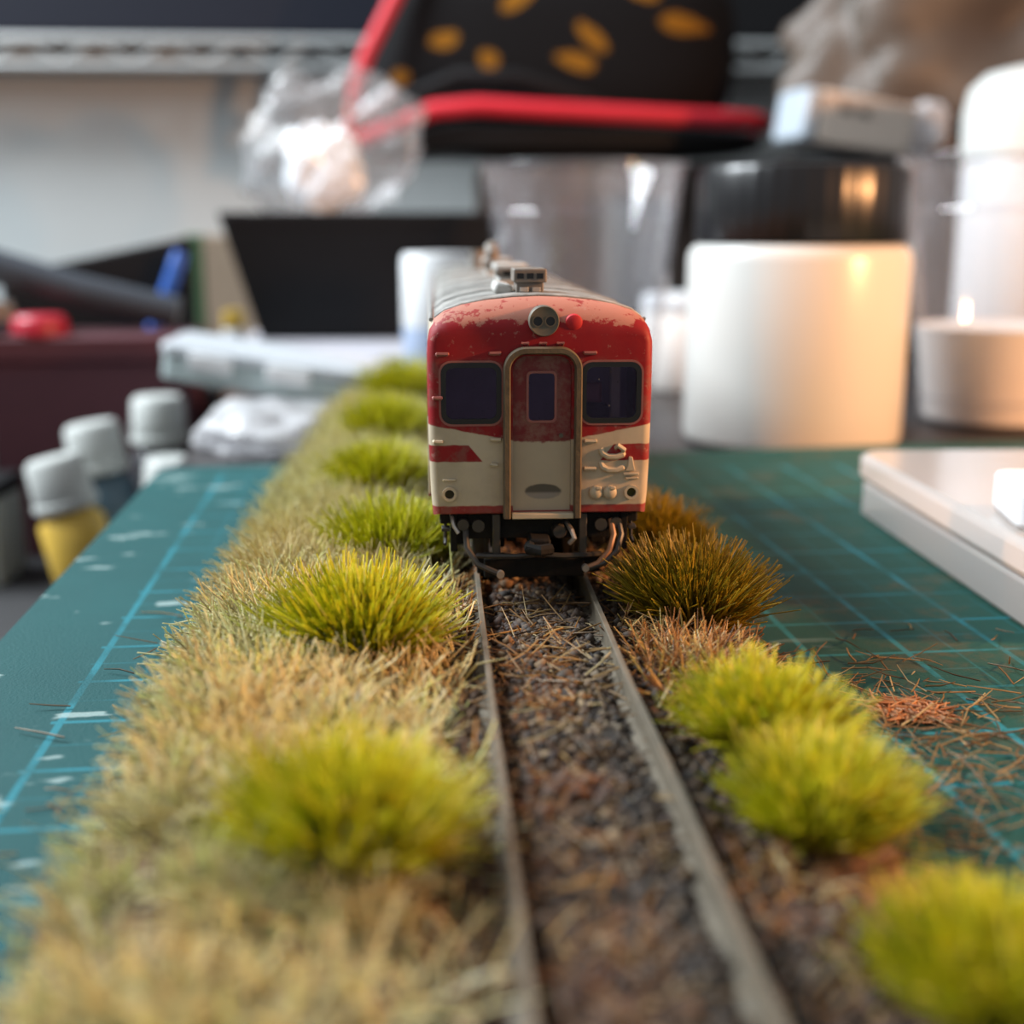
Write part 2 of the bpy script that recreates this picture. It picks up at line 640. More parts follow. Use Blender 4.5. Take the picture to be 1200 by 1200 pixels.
# rails: flat-bottom section, weathered sides, dull worn top
M_rail = plain('weathered_rail', (0.125, 0.105, 0.075), 0.6, metal=0.15, var=0.45, scale=5, bump=0.15)
track = thing('railway_track', 'pair of thin weathered steel rails running under the railcar', 'track')
sec = [(-.75, -2.1), (.75, -2.1), (.75, -1.9), (.16, -1.7), (.12, -.50), (.215, -.36), (.215, -.05), (.17, 0), (-.17, 0), (-.215, -.05), (-.215, -.36), (-.12, -.50), (-.16, -1.7), (-.75, -1.9)]
for xr in (RL, RR):
    m = MB()
    ys = [Y0 + 4 + (Y1 - Y0 - 8) * j / 60 for j in range(61)]
    V, Fc = [], []
    q = len(sec)
    for yy in ys:
        wv = noise.noise(Vector((xr, yy * .05, 0))) * .16
        V += [(xr + a + wv, yy, b) for a, b in sec]
    for j in range(60):
        for i in range(q):
            i2 = (i + 1) % q
            Fc.append((j * q + i, j * q + i2, (j + 1) * q + i2, (j + 1) * q + i))
    Fc += [tuple(range(q)), tuple(reversed(range(60 * q, 61 * q)))]
    m.add(V, Fc).build('rail', M_rail, track, smooth=True, angle=25)
# ================================================================== railcar
TL = 133.0                    # body length
car = thing('model_railcar', 'weathered red and cream scale model railcar standing on the track', 'model train', (0, 0, 0))

# paint: red over cream with a red flash each side, red sill line, chips and dust
n = N('railcar_paint')
x, y, z = n.xyz()
ax = n.op('ABSOLUTE', n.op('SUBTRACT', x, 0.08))
wob = n.op('MULTIPLY', n.op('SUBTRACT', n.noise(9, 3), 0.5), 0.22)
zz = n.op('ADD', z, wob)
edge = n.op('ADD', 13.15, n.op('MULTIPLY', n.op('SUBTRACT', ax, 2.9), 0.19))
red = n.step(n.op('SUBTRACT', zz, edge), -0.06, 0.06)
side = n.op('MULTIPLY', n.step(y, 1.2, 1.5), n.step(ax, 8.95, 9.05))                                   # on the flanks cream returns above the windows
red = n.op('MULTIPLY', red, n.op('SUBTRACT', 1.0, n.op('MULTIPLY', side, n.step(z, 20.2, 20.35))))
fl_in = n.op('ADD', 5.0, n.op('MULTIPLY', n.op('SUBTRACT', z, 11.25), 0.83))
flash = n.op('MULTIPLY', n.op('MULTIPLY', n.step(zz, 11.2, 11.3), n.op('SUBTRACT', 1.0, n.step(zz, 12.62, 12.72))), n.step(n.op('SUBTRACT', ax, fl_in), -0.05, 0.05))
flash = n.op('MULTIPLY', flash, n.op('SUBTRACT', 1.0, side))
sill = n.op('SUBTRACT', 1.0, n.step(zz, 7.35, 7.5))
chip = n.step(n.noise(13, 5, 0.7), 0.60, 0.66)
anyred = n.op('MAXIMUM', n.op('MAXIMUM', red, flash), sill)
cream = n.mix(n.noise(3, 5), (0.46, 0.38, 0.27), (0.57, 0.49, 0.36))
redc = n.mix(n.noise(4, 4), (0.21, 0.002, 0.006), (0.32, 0.004, 0.010))
# the sill line and the window surrounds are faded under brown dust
dusty = n.op('MULTIPLY', n.step(n.noise(5.5, 5, 0.65), 0.42, 0.62), n.op('SUBTRACT', 1.0, n.step(z, 19.2, 20.4)))
redc = n.mix(n.op('MULTIPLY', dusty, 0.72), redc, (0.20, 0.075, 0.060))
redc = n.mix(n.op('MULTIPLY', sill, 0.35), redc, (0.30, 0.08, 0.07))
# worn pale brow: rubbed through towards the roof with a ragged edge
tw = n.op('ADD', n.op('SUBTRACT', z, 22.75), n.op('MULTIPLY', n.op('SUBTRACT', n.noise(6, 5, 0.7), 0.5), 3.0))
brow = n.op('MULTIPLY', n.step(tw, 0.0, 0.25), n.op('SUBTRACT', 1.0, side))
spots = n.step(n.noise(7, 4, 0.7), 0.56, 0.62)
brow = n.op('MULTIPLY', brow, n.op('SUBTRACT', 1.0, n.op('MULTIPLY', spots, 0.8)))
redc = n.mix(n.op('MULTIPLY', brow, 0.85), redc, (0.46, 0.20, 0.14))
c = n.mix(anyred, cream, redc)
c = n.mix(n.op('MULTIPLY', n.op('MULTIPLY', chip, anyred), 0.35), c, (0.45, 0.28, 0.22))
grime = n.op('MULTIPLY', n.step(n.noise(2.2, 5), 0.38, 0.70), 0.32)
c = n.mix(n.op('MULTIPLY', grime, n.op('SUBTRACT', 1.0, n.op('MULTIPLY', anyred, 0.8))), c, (0.20, 0.145, 0.10))
n.set(Base_Color=c, Roughness=n.op('ADD', 0.45, n.op('MULTIPLY', n.noise(8, 3), 0.3)), Specular_IOR_Level=0.3)
n.bump(n.noise(22, 3), 0.12, 0.01)
M_paint = n.m

n = N('roof_grey')
f = n.noise(3.5, 6, 0.7)
c = n.ramp(f, [(0.3, (0.10, 0.095, 0.085)), (0.5, (0.25, 0.24, 0.22)), (0.7, (0.42, 0.40, 0.37))])
n.set(Base_Color=c, Roughness=0.6)
n.bump(n.noise(12, 4), 0.3, 0.02)
M_roof = n.m
M_frame = plain('dusty_olive_frame', (0.105, 0.078, 0.046), 0.75, var=0.5, scale=9, bump=0.3)
M_rubber = plain('black_gasket', (0.008, 0.008, 0.009), 0.35, var=0.2)
M_under = plain('sooty_underframe', (0.014, 0.013, 0.012), 0.85, var=0.5, scale=10, bump=0.3, Specular_IOR_Level=0.2)
M_pipe = plain('grey_brown_hose', (0.04, 0.035, 0.03), 0.45, var=0.4, scale=9)
M_rusthose = plain('rusty_hose', (0.36, 0.17, 0.08), 0.45, var=0.5, scale=9)
M_creamd = plain('cream_fitting', (0.52, 0.44, 0.31), 0.5, var=0.15, scale=7)
M_redd = plain('red_fitting', (0.30, 0.10, 0.085), 0.5, var=0.3, scale=8)
M_gold = plain('dusty_lamp_housing', (0.12, 0.105, 0.08), 0.6, var=0.3, scale=8, metal=0.2)
M_black = plain('lamp_hole_black', (0.004, 0.004, 0.004), 0.25)
M_capred = plain('bright_red_cap', (0.45, 0.006, 0.012), 0.65, var=0.1)
M_steel = plain('bare_pipe_end', (0.45, 0.42, 0.38), 0.35, metal=0.7)
M_cab = plain('cab_interior', (0.34, 0.27, 0.31), 0.8, var=0.2)
M_wheel = plain('wheel_steel', (0.06, 0.055, 0.05), 0.4, metal=0.6)


def window_glass(name, tint, refl_tint):
    n = N(name)
    tr = n.node('ShaderNodeBsdfTransparent'); tr.inputs[0].default_value = (*tint, 1)
    gl = n.node('ShaderNodeBsdfGlossy'); gl.inputs['Roughness'].default_value = 0.06
    gl.inputs[0].default_value = (*refl_tint, 1)
    dd = n.node('ShaderNodeBsdfDiffuse'); dd.inputs[0].default_value = (0.25, 0.25, 0.25, 1)
    fr = n.sheen()
    m1 = n.node('ShaderNodeMixShader'); n.link(n.op('MULTIPLY', fr, 1.1), m1.inputs[0])
    n.t.links.new(tr.outputs[0], m1.inputs[1]); n.t.links.new(gl.outputs[0], m1.inputs[2])
    dust = n.step(n.noise(30, 4, 0.7), 0.66, 0.72)
    m2 = n.node('ShaderNodeMixShader'); n.link(n.op('MULTIPLY', dust, 0.6), m2.inputs[0])
    n.t.links.new(m1.outputs[0], m2.inputs[1]); n.t.links.new(dd.outputs[0], m2.inputs[2])
    n.t.links.new(m2.outputs[0], n.out.inputs[0])
    return n.m


M_glass = window_glass('violet_reflection_pane', (0.84, 0.80, 0.90), (0.80, 0.72, 1.0))  # violet reflection put into the gloss colour of the panes

# body section, right half bottom -> top, then mirrored
half = [(9.15, 6.6), (9.3, 8.5), (9.4, 11), (9.45, 14), (9.48, 17), (9.48, 19.5), (9.45, 21.3), (9.28, 22.3), (8.85, 23.1), (8.0, 23.75), (6.5, 24.25), (4.5, 24.65), (2.2, 24.9)]
prof = half + [(0, 25.0)] + [(-a, b) for a, b in reversed(half)]
INS, ZT = 0.75, 21.7
face = []
for a, b in prof:
    fa = math.copysign(max(abs(a) - INS, 0), a) if abs(a) > 8.9 else a * (8.73 / 9.48)
    fb = min(b, ZT) if b > 7 else b + .25
    if b > ZT:
        fb = ZT + (b - ZT) * .05
    face.append((fa, fb))
depth = [0.9 if b < 21.4 else 0.9 + 2.4 * min(1, (b - 21.4) / 3.2) for a, b in prof]
m = MB()
V, Fc = [], []
q = len(prof)
NS = 8
rows = []
for s_ in range(NS + 1):
    t = s_ / NS * math.pi / 2
    rows.append([(face[i][0] + (prof[i][0] - face[i][0]) * math.sin(t), depth[i] * (1 - math.cos(t)), face[i][1] + (prof[i][1] - face[i][1]) * math.sin(t)) for i in range(q)])
rows.append([(prof[i][0], 6.0, prof[i][1]) for i in range(q)])
rows.append([(prof[i][0], TL - 6.0, prof[i][1]) for i in range(q)])
for s_ in range(NS, -1, -1):
    t = s_ / NS * math.pi / 2
    rows.append([(face[i][0] + (prof[i][0] - face[i][0]) * math.sin(t), TL - depth[i] * (1 - math.cos(t)), face[i][1] + (prof[i][1] - face[i][1]) * math.sin(t)) for i in range(q)])
for r_ in rows:
    V += r_
for j in range(len(rows) - 1):
    for i in range(q):
        i2 = (i + 1) % q
        Fc.append((j * q + i, j * q + i2, (j + 1) * q + i2, (j + 1) * q + i))
Fc.append(tuple(range((len(rows) - 1) * q, len(rows) * q)))
m.add(V, Fc)
WL = (-8.25, -3.43, 14.6, 19.5)
WR = (3.55, 8.37, 14.6, 19.5)
DO = (-2.35, 2.6, 6.9, 20.15)
def arch(x0, x1, z0, z1, r, k=7):
    return [(x1, z0)] + [(x1 - r + r * math.cos(R(90 * i / k)), z1 - r + r * math.sin(R(90 * i / k))) for i in range(k + 1)] + \
           [(x0 + r - r * math.sin(R(90 * i / k)), z1 - r + r * math.cos(R(90 * i / k))) for i in range(k + 1)] + [(x0, z0)]


holes = [rrect(*WL, .8), rrect(*WR, .8), arch(*DO, 1.2)]
plate(m, face, holes, 0.0, 0.7, back=False)
body = m.build('body_shell', M_paint, car, smooth=True, angle=38)

# grey roof skin over the top of the shell, starting just behind the brow
top = [p for p in prof if p[1] > 23.0]
m = MB(); V = []; Fc = []
ys = [3.0, 3.3] + [3.3 + (TL - 6.6) * k / 10 for k in range(1, 11)] + [TL - 3.0]
for j, yy in enumerate(ys):
    lift = 0.02 if j in (0, len(ys) - 1) else 0.16
    for a, b in top:
        V.append((a * (1 + lift * .015), yy - (0 if abs(a) > 6 else .25 * (1 - abs(a) / 6)), b + lift))
q2 = len(top)
for j in range(len(ys) - 1):
    for i in range(q2 - 1):
        Fc.append((j * q2 + i, j * q2 + i + 1, (j + 1) * q2 + i + 1, (j + 1) * q2 + i))
m.add(V, Fc)
roof = m.build('roof', M_roof, car, smooth=True, angle=50, label='weathered light grey roof')
so = roof.modifiers.new('thickness', 'SOLIDIFY'); so.thickness = 0.012
for yy in range(14, 130, 13):                                   # roof seams
    m = MB()
    m.tube([(a, yy, b + .2) for a, b in top], .11, 5)
    m.build('roof_seam', M_roof, roof)
for s_ in (-1, 1):                                              # rain gutters
    MB().tube([(s_ * 9.15, 3.4, 22.95), (s_ * 9.15, TL - 3.4, 22.95)], .17, 6).build('gutter', M_roof, roof)


def side_box(name, mat, parent, *a, bevel=.08):
    return MB().bx(*a).build(name, mat, parent, bevel=bevel)


# cab windows: black gasket, pane with a violet reflection tint set into the opening
for (x0, x1, z0, z1) in (WL, WR):
    g_ = MB()
    ring(g_, rrect(x0 - .12, x1 + .12, z0 - .12, z1 + .12, .9), rrect(x0 + .30, x1 - .30, z0 + .30, z1 - .30, .6), -0.10, 0.45)
    wdw = g_.build('front_window', M_rubber, car, smooth=True, angle=40, label='cab window with black rounded rubber surround')
    p_ = MB(); plate(p_, rrect(x0 + .2, x1 - .2, z0 + .2, z1 - .2, .6), [], .12, .25)
    p_.build('pane', M_glass, wdw)
# dusty beading around each window
for (x0, x1, z0, z1) in (WL, WR):
    g_ = MB()
    ring(g_, rrect(x0 - .30, x1 + .30, z0 - .30, z1 + .30, 1.05), rrect(x0 - .13, x1 + .13, z0 - .13, z1 + .13, .9), -0.07, 0.1)
    g_.build('window_beading', M_redd, car, smooth=True, angle=40)

# gangway door, recessed, with its own small window
n_door = MB()
DX = 0.12
plate(n_door, arch(DO[0] + .02, DO[1] - .02, 6.62, DO[3] - .02, 1.2), [rrect(DX - 1.2, DX + 1.15, 14.6, 18.75, .35)], .40, .75)
n = N('door_paint')
x, y, z = n.xyz()
red = n.step(n.op('ADD', z, n.op('MULTIPLY', n.op('SUBTRACT', n.noise(11, 4), .5), .7)), 12.75, 12.95)
redc = n.mix(n.step(n.noise(5, 5, .7), .40, .62), (0.17, 0.006, 0.010), (0.21, 0.085, 0.065))
cr = n.mix(n.noise(3, 5), (0.38, 0.31, 0.215), (0.50, 0.42, 0.30))
ox = n.op('DIVIDE', n.op('SUBTRACT', x, 0.25), 1.65)
oz = n.op('DIVIDE', n.op('SUBTRACT', z, 8.55), 0.72)
od = n.op('ADD', n.op('MULTIPLY', ox, ox), n.op('MULTIPLY', oz, oz))
oval = n.op('SUBTRACT', 1.0, n.step(n.op('ADD', od, n.op('MULTIPLY', n.noise(12, 4), .5)), .95, 1.30))
c = n.mix(red, cr, redc)
c = n.mix(n.op('MULTIPLY', oval, .9), c, n.mix(n.step(z, 8.3, 8.6), (0.26, 0.23, 0.20), (0.05, 0.045, 0.035)))
n.set(Base_Color=c, Roughness=.5)
n.bump(n.noise(18, 3), .15, .01)
door = n_door.build('gangway_door', n.m, car, label='narrow end door, red above and cream below, worn at the foot')
g_ = MB()
ring(g_, rrect(DX - 1.32, DX + 1.27, 14.48, 18.87, .45), rrect(DX - 1.12, DX + 1.07, 14.68, 18.67, .35), .28, .6)
g_.build('door_window_frame', M_redd, door)
p_ = MB(); plate(p_, rrect(DX - 1.19, DX + 1.14, 14.62, 18.72, .3), [], .5, .58)
p_.build('pane', M_glass, door)
MB().cyl((1.75, .42, 13.4), (1.75, .1, 13.4), .18, n=10).build('door_handle', M_gold, door)

# arched gangway frame: U turned upside down, proud of the face
FXc = 0.12
fw = 3.2
m = MB()
path = [(FXc - fw + .2, 6.45)] + [(FXc - fw + .2 + 1.6 - 1.6 * math.cos(R(a)), 19.05 + 1.6 * math.sin(R(a))) for a in range(0, 91, 10)]
path += [(FXc + fw - .2 - 1.6 + 1.6 * math.cos(R(a)), 19.05 + 1.6 * math.sin(R(a))) for a in range(90, -1, -10)] + [(FXc + fw - .2, 6.45)]
V, Fc = [], []
hw = .30
for i, (a, b) in enumerate(path):
    p0 = Vector(path[max(i - 1, 0)]); p1 = Vector(path[min(i + 1, len(path) - 1)])
    t = (p1 - p0).normalized(); nn = Vector((-t.y, t.x))
    for (du, yy) in ((hw, .3), (hw, -.75), (hw - .12, -.95), (-hw + .1, -.95), (-hw, -.8), (-hw, .3)):
        V.append((a + nn.x * du, yy, b + nn.y * du))
for i in range(len(path) - 1):
    for k in range(6):
        k2 = (k + 1) % 6
        Fc.append((i * 6 + k, i * 6 + k2, (i + 1) * 6 + k2, (i + 1) * 6 + k))
Fc += [tuple(range(6)), tuple(reversed(range((len(path) - 1) * 6, len(path) * 6)))]
m.add(V, Fc).build('gangway_frame', M_frame, car, smooth=True, angle=35, label='dusty olive arched frame around the end door')
MB().bx(FXc - 2.6, FXc + 2.7, -.75, .4, 6.35, 6.85).build('threshold_plate', M_creamd, car, bevel=.1)
for bxx in (-1.35, .15, 1.6):                                    # lamp brackets over the arch
    MB().tube([(bxx - .25, .2, 21.0), (bxx - .25, -.35, 21.25), (bxx + .25, -.35, 21.25), (bxx + .25, .2, 21.0)], .11, 6).build('lamp_bracket', M_redd, car)

# headlight with two bulbs' openings
hx, hz = 0.2, 23.05
hl = MB()
hl.lathe([(0, -.55), (.95, -.55), (1.2, -.62), (1.27, -.5), (1.28, .2), (1.2, 3.0), (0, 3.0)], 28, (hx, 0, hz), axis='y')
hlo = hl.build('headlight', M_gold, car, smooth=True, angle=40, label='round dusty headlight housing with two lamps')
for s_ in (-.52, .52):
    MB().lathe([(0, -.60), (.36, -.60), (.40, -.40), (0, -.40)], 16, (hx + s_, 0, hz), axis='y').build('lamp', M_black, hlo, smooth=True)
    q_ = MB(); ring(q_, [(hx + s_ + .48 * math.cos(a * .393), hz + .48 * math.sin(a * .393)) for a in range(16)], [(hx + s_ + .38 * math.cos(a * .393), hz + .38 * math.sin(a * .393)) for a in range(16)], -.64, -.45)
    q_.build('lamp_rim', M_gold, hlo, smooth=True, angle=40)
MB().lathe([(0, -.15), (.45, -.13), (.66, -.02), (.74, .2), (.76, .9), (0, 1.6)], 24, (2.75, .1, 22.85), axis='y').build('marker_cap', M_capred, car, smooth=True, label='bright red round cap beside the headlight')

# tail lights
for tx in (-7.75, 7.8):
    t_ = MB()
    ring(t_, [(tx + .62 * math.cos(a * .2618), 8.5 + .62 * math.sin(a * .2618)) for a in range(24)], [(tx + .40 * math.cos(a * .2618), 8.5 + .40 * math.sin(a * .2618)) for a in range(24)], -.28, .3)
    to = t_.build('tail_light', M_creamd, car, smooth=True, angle=40, label='small round tail light opening with cream rim')
    MB().lathe([(0, -.03), (.41, -.03), (.41, .2), (0, .2)], 20, (tx, 0, 8.5), axis='y').build('lens', M_black, to)
    MB().tube([(tx - .55, .1, 9.72), (tx - .5, -.16, 9.72), (tx + .5, -.16, 9.72), (tx + .55, .1, 9.72)], .09, 6).build('step_iron', M_creamd, car)

# grab rails and small irons moulded on the face
irons = [(-8.7, -7.75, 20.35, M_redd), (-4.3, -3.4, 20.4, M_redd), (3.6, 4.6, 20.4, M_redd), (3.75, 4.7, 12.95, M_creamd), (3.75, 4.7, 10.6, M_creamd),
         (-9.0, -8.3, 13.0, M_creamd), (-9.0, -8.3, 16.7, M_redd), (-4.2, -3.4, 13.15, M_creamd), (-4.2, -3.7, 11.0, M_creamd)]
for (x0, x1, zz_, mt) in irons:
    MB().tube([(x0, .2, zz_), (x0 + .05, -.22, zz_), (x1 - .05, -.22, zz_), (x1, .2, zz_)], .17, 6).build('grab_iron', mt, car, smooth=True)
# jumper cable sockets and looped cables on the right of the face
for px_ in (4.75, 5.95):
    j_ = MB().lathe([(0, -.55), (.38, -.5), (.58, -.3), (.62, .2)], 20, (px_, 0, 8.5), axis='y').build('jumper_socket', M_creamd, car, smooth=True, label='cream moulded cable socket')
    MB().box((px_ + .18, -.5, 8.95), (.5, .25, .3)).build('socket_latch', M_creamd, j_, bevel=.08)
for z0 in (11.35, 10.2):
    MB().tube([(5.15, .1, z0 + .9), (5.3, -.05, z0 + .5), (5.75, -.08, z0 + .25), (6.5, -.08, z0 + .22), (7.0, -.06, z0 + .4), (7.05, .1, z0 + .45)], .27, 8).build('jumper_cable', M_creamd, car, smooth=True)
MB().tube([(6.45, .1, 12.35), (6.6, -.22, 12.55), (7.1, -.22, 12.2), (7.0, .1, 11.9)], .22, 8).build('jumper_cable', M_creamd, car, smooth=True)
k_ = MB()
plate(k_, [(7.25, 10.35), (8.1, 10.35), (8.0, 10.75), (7.85, 11.55), (7.55, 11.6), (7.45, 10.8)], [], -.2, .1)
k_.build('tail_disc_bracket', M_creamd, car, bevel=.06)
MB().bx(7.05, 8.4, -.3, .1, 9.98, 10.2).build('step_bar', M_creamd, car, bevel=.06)

# cab interior seen through the glass
cab = MB()
cab.bx(-8.6, 8.6, 9.0, 9.4, 8, 23)
cab.bx(-8.6, 8.6, .9, 9, 12.4, 12.8)
cab.build('cab_partition', M_cab, car)
MB().bx(6.7, 7.5, 5.5, 6.6, 12.8, 22).build('cab_pillar', M_creamd, car)
MB().bx(3.2, 6.2, 3.0, 5.2, 12.8, 15.6).build('driver_desk', M_under, car, bevel=.3)
MB().bx(4.4, 6.0, 6.2, 6.7, 13, 17.2).build('driver_seat', M_redd, car, bevel=.4)

# flank windows and doors
for s_ in (-1, 1):
    for k in range(14):
        yc = 17 + k * 7.6
        o = MB().bx(s_ * 9.40, s_ * 9.60, yc - 2.6, yc + 2.6, 14.8, 19.4).build('side_window', M_rubber, car, bevel=.08)
        MB().bx(s_ * 9.58, s_ * 9.63, yc - 2.2, yc + 2.2, 15.2, 19.0).build('pane', M_glass, o)
    for yc in (8.5, TL - 8.5):
        MB().bx(s_ * 9.3, s_ * 9.56, yc - 3.2, yc + 3.2, 7.2, 20.0).build('side_door', M_paint, car, bevel=.1)

# roof fittings


M_vent = plain('vent_brown_grey', (0.17, 0.145, 0.12), 0.6, var=0.35, scale=7, bump=0.2)
M_ventw = plain('vent_pale', (0.46, 0.45, 0.42), 0.6, var=0.3, scale=6, bump=0.2)
VX = -.45
v = MB().bx(VX - 1.25, VX + 1.15, 6.0, 9.6, 24.8, 26.0).build('roof_ventilator', M_vent, car, bevel=.12, label='box ventilator with slotted front above the cab')
MB().bx(VX - 1.5, VX + 1.4, 5.6, 9.9, 25.95, 27.15).build('vent_hood', M_vent, v, bevel=.15)
for k in (-1, 0, 1):
    MB().bx(VX - .05 + k * .85 - .28, VX - .05 + k * .85 + .28, 5.5, 5.75, 26.3, 26.75).build('vent_slot', M_black, v)
for k in (-.55, .5):
    MB().bx(VX + k - .38, VX + k + .38, 5.85, 6.05, 25.15, 25.55).build('vent_grille', M_ventw, v, bevel=.05)
MB().box((VX - 2.3, 10.5, 25.3), (1.6, 7, 1.0), Matrix.Rotation(R(14), 3, 'Y').to_euler()).build('vent_cowl', M_ventw, car, bevel=.3)
for k in range(7):
    yc = 24 + k * 15.5
    vx = -.6 + (.25 if k % 2 else -.25)
    v = MB().bx(vx - 1.6, vx + 1.6, yc - 2.2, yc + 2.2, 24.7, 26.0).build('roof_ventilator', M_ventw, car, bevel=.25)
    MB().bx(vx - 1.9, vx + 1.9, yc - 2.5, yc + 2.5, 25.95, 26.9).build('vent_hood', M_ventw if k % 2 else M_vent, v, bevel=.3)
    MB().bx(vx - 1.1, vx + 1.1, yc - 2.6, yc - 2.3, 26.05, 26.5).build('vent_slot', M_black, v)
MB().tube([(-1.6, 55, 24.8), (-1.6, 55, 27.6), (-1.6, 57, 28.4)], .9, 12).build('exhaust_stack', M_vent, car, smooth=True)
MB().tube([(-2.4, 84, 24.8), (-2.4, 84, 27.8)], 1.0, 12).build('exhaust_stack', M_vent, car, smooth=True)

# underframe, running gear
BX = -.42
MB().bx(-8.6, 8.6, 1.2, TL - 1.2, 5.6, 6.7).build('underframe', M_under, car, bevel=.15)
MB().bx(-6.2, 6.2, 1.0, 1.7, 4.3, 6.5).build('headstock', M_under, car, bevel=.1)
for k, (yc) in enumerate((17.0, TL - 17.0)):
    bg_ = MB()
    for s_ in (-1, 1):
        bg_.bx(BX + s_ * 6.4 - .55, BX + s_ * 6.4 + .55, yc - 9.5, yc + 9.5, 3.3, 4.6)
        for yy in (-7, 7):
            bg_.bx(BX + s_ * 6.5 - .7, BX + s_ * 6.5 + .7, yc + yy - 1.5, yc + yy + 1.5, 1.9, 4.2)
        for yy in (-3, 3):
            bg_.cyl((BX + s_ * 6.4, yc + yy, 2.2), (BX + s_ * 6.4, yc + yy, 5.6), .8, n=10)
    bg_.bx(BX - 6, BX + 6, yc - 1.5, yc + 1.5, 2.9, 5.7)
    bg_.bx(BX - 6, BX + 6, yc - 9.8, yc - 9.0, 3.2, 4.4)
    bo = bg_.build('bogie', M_under, car, bevel=.12)
    for yy in (-7, 7):
        wv = MB()
        for s_ in (-1, 1):
            wv.lathe([(0, -.5), (2.55, -.5), (2.8, -.4), (2.8, .45), (3.3, .55), (3.3, .9), (0, .9)], 28, (0, 0, 0), axis='y')
            seg = [(BX + s_ * (4.6 - p[1]), yc + yy + p[0], 2.85 + p[2]) for p in wv.v[-28 * 7:]]
            wv.v[-28 * 7:] = seg
        wv.cyl((BX - 4.6, yc + yy, 2.85), (BX + 4.6, yc + yy, 2.85), .6, n=10)
        wv.build('wheelset', M_wheel, bo, smooth=True, angle=35)
MB().bx(-5.2, 4.4, 27.5, 60, .8, 5.6).build('gap_filler_block', M_under, car, bevel=.2)  # added dark block, hides the bright ballast seen through under the floor
# coupler and the clutter under the cab end
cp = MB().bx(-1.0, .8, -1.6, 3.0, 3.6, 4.8).build('coupler', M_under, car, bevel=.2, label='black knuckle coupler')
MB().tube([(-1.0, -1.4, 4.2), (-1.1, -2.6, 4.2), (-.2, -3.1, 4.2), (.7, -2.6, 4.2)], .5, 8).build('knuckle', M_under, cp, smooth=True)
MB().tube([(2.4, 1.0, 5.6), (2.7, -.2, 5.2), (2.9, -.5, 4.6), (2.5, -.3, 4.1)], .22, 7).build('uncoupling_lever', M_steel, car, smooth=True)
MB().lathe([(0, -.4), (.55, -.4), (.7, 0), (.7, 1.2), (0, 1.2)], 12, (1.7, .6, 5.0), axis='y').build('air_pipe_cock', M_pipe, car, smooth=True)
for s_ in (-1, 1):
    MB().bx(s_ * 3.75 - .35, s_ * 3.75 + .35, .3, 1.0, 2.7, 6.6).build('guard_post', M_pipe, car, bevel=.1)
    MB().tube([(s_ * .5, -.2, 3.1), (s_ * 2.0, -.25, 3.0), (s_ * 4.4, .3, 2.9), (s_ * 5.4, 1.0, 2.8)], .24, 7).build('guard_bar', M_pipe, car, smooth=True)
    MB().bx(s_ * 7.4 - .3, s_ * 7.4 + .3, .9, 1.4, 3.2, 6.5).build('brake_hanger', M_under, car, bevel=.08)
    MB().tube([(s_ * 8.1, 2, 6.6), (s_ * 8.15, 1.9, 4.2), (s_ * 8.15, .8, 3.9)], .16, 6).build('step_hanger', M_pipe, car)
    MB().bx(s_ * 8.1 - .35, s_ * 8.1 + .35, .9, 2.1, 5.0, 5.3).build('footstep', M_pipe, car, bevel=.05)
    MB().cyl((s_ * 5.3, 1.0, 5.6), (s_ * 5.3, .2, 5.6), .55, n=12).build('pipe_cock', M_pipe, car, smooth=True)
    MB().cyl((s_ * 6.6, 1.0, 5.7), (s_ * 6.6, .3, 5.7), .5, n=12).build('pipe_cock', M_pipe, car, smooth=True)
    MB().bx(s_ * 2.9, s_ * 5.4, 1.6, 2.4, 1.0, 2.7).build('rail_guard', M_under, car, bevel=.1)
MB().bx(-4.8, 4.0, 1.2, 1.9, .7, 2.4).build('snow_plough', M_under, car, bevel=.12)
MB().tube([(-6.4, .8, 5.4), (-6.3, -.2, 3.8), (-5.4, -.9, 2.5), (-3.6, -1.3, 1.75)], .27, 8).build('brake_hose', M_pipe, car, smooth=True)
MB().lathe([(0, -.15), (.33, -.15), (.36, .3), (0, .3)], 12, (-3.5, -1.45, 1.72), axis='y').build('hose_end', M_steel, car, smooth=True)
for dx, mt in ((0, M_rusthose), (.65, M_pipe)):
    MB().tube([(6.2 + dx, .8, 5.9), (6.35 + dx, -.2, 4.8), (5.9 + dx, -.8, 3.5), (4.9 + dx * .8, -1.1, 2.5), (3.9 + dx * .3, -1.2, 2.1)], .26, 8).build('brake_hose', mt, car, smooth=True)
MB().lathe([(0, -.15), (.3, -.15), (.33, .3), (0, .3)], 12, (3.8, -1.35, 2.15), axis='y').build('hose_end', M_steel, car, smooth=True)
MB().tube([(-7.6, 1.2, 6.5), (-7.4, .4, 5.6), (-7.0, .2, 5.0)], .18, 6).build('hose_end', M_steel, car, smooth=True)
for k in range(8):
    xx = random.uniform(-5.5, 4.5)
    MB().box((xx, random.uniform(2, 5), random.uniform(2.6, 5.2)), (random.uniform(.6, 1.6), 1.2, random.uniform(.5, 1.3))).build('underframe_fitting', M_under if k % 3 else M_pipe, car, bevel=.1)
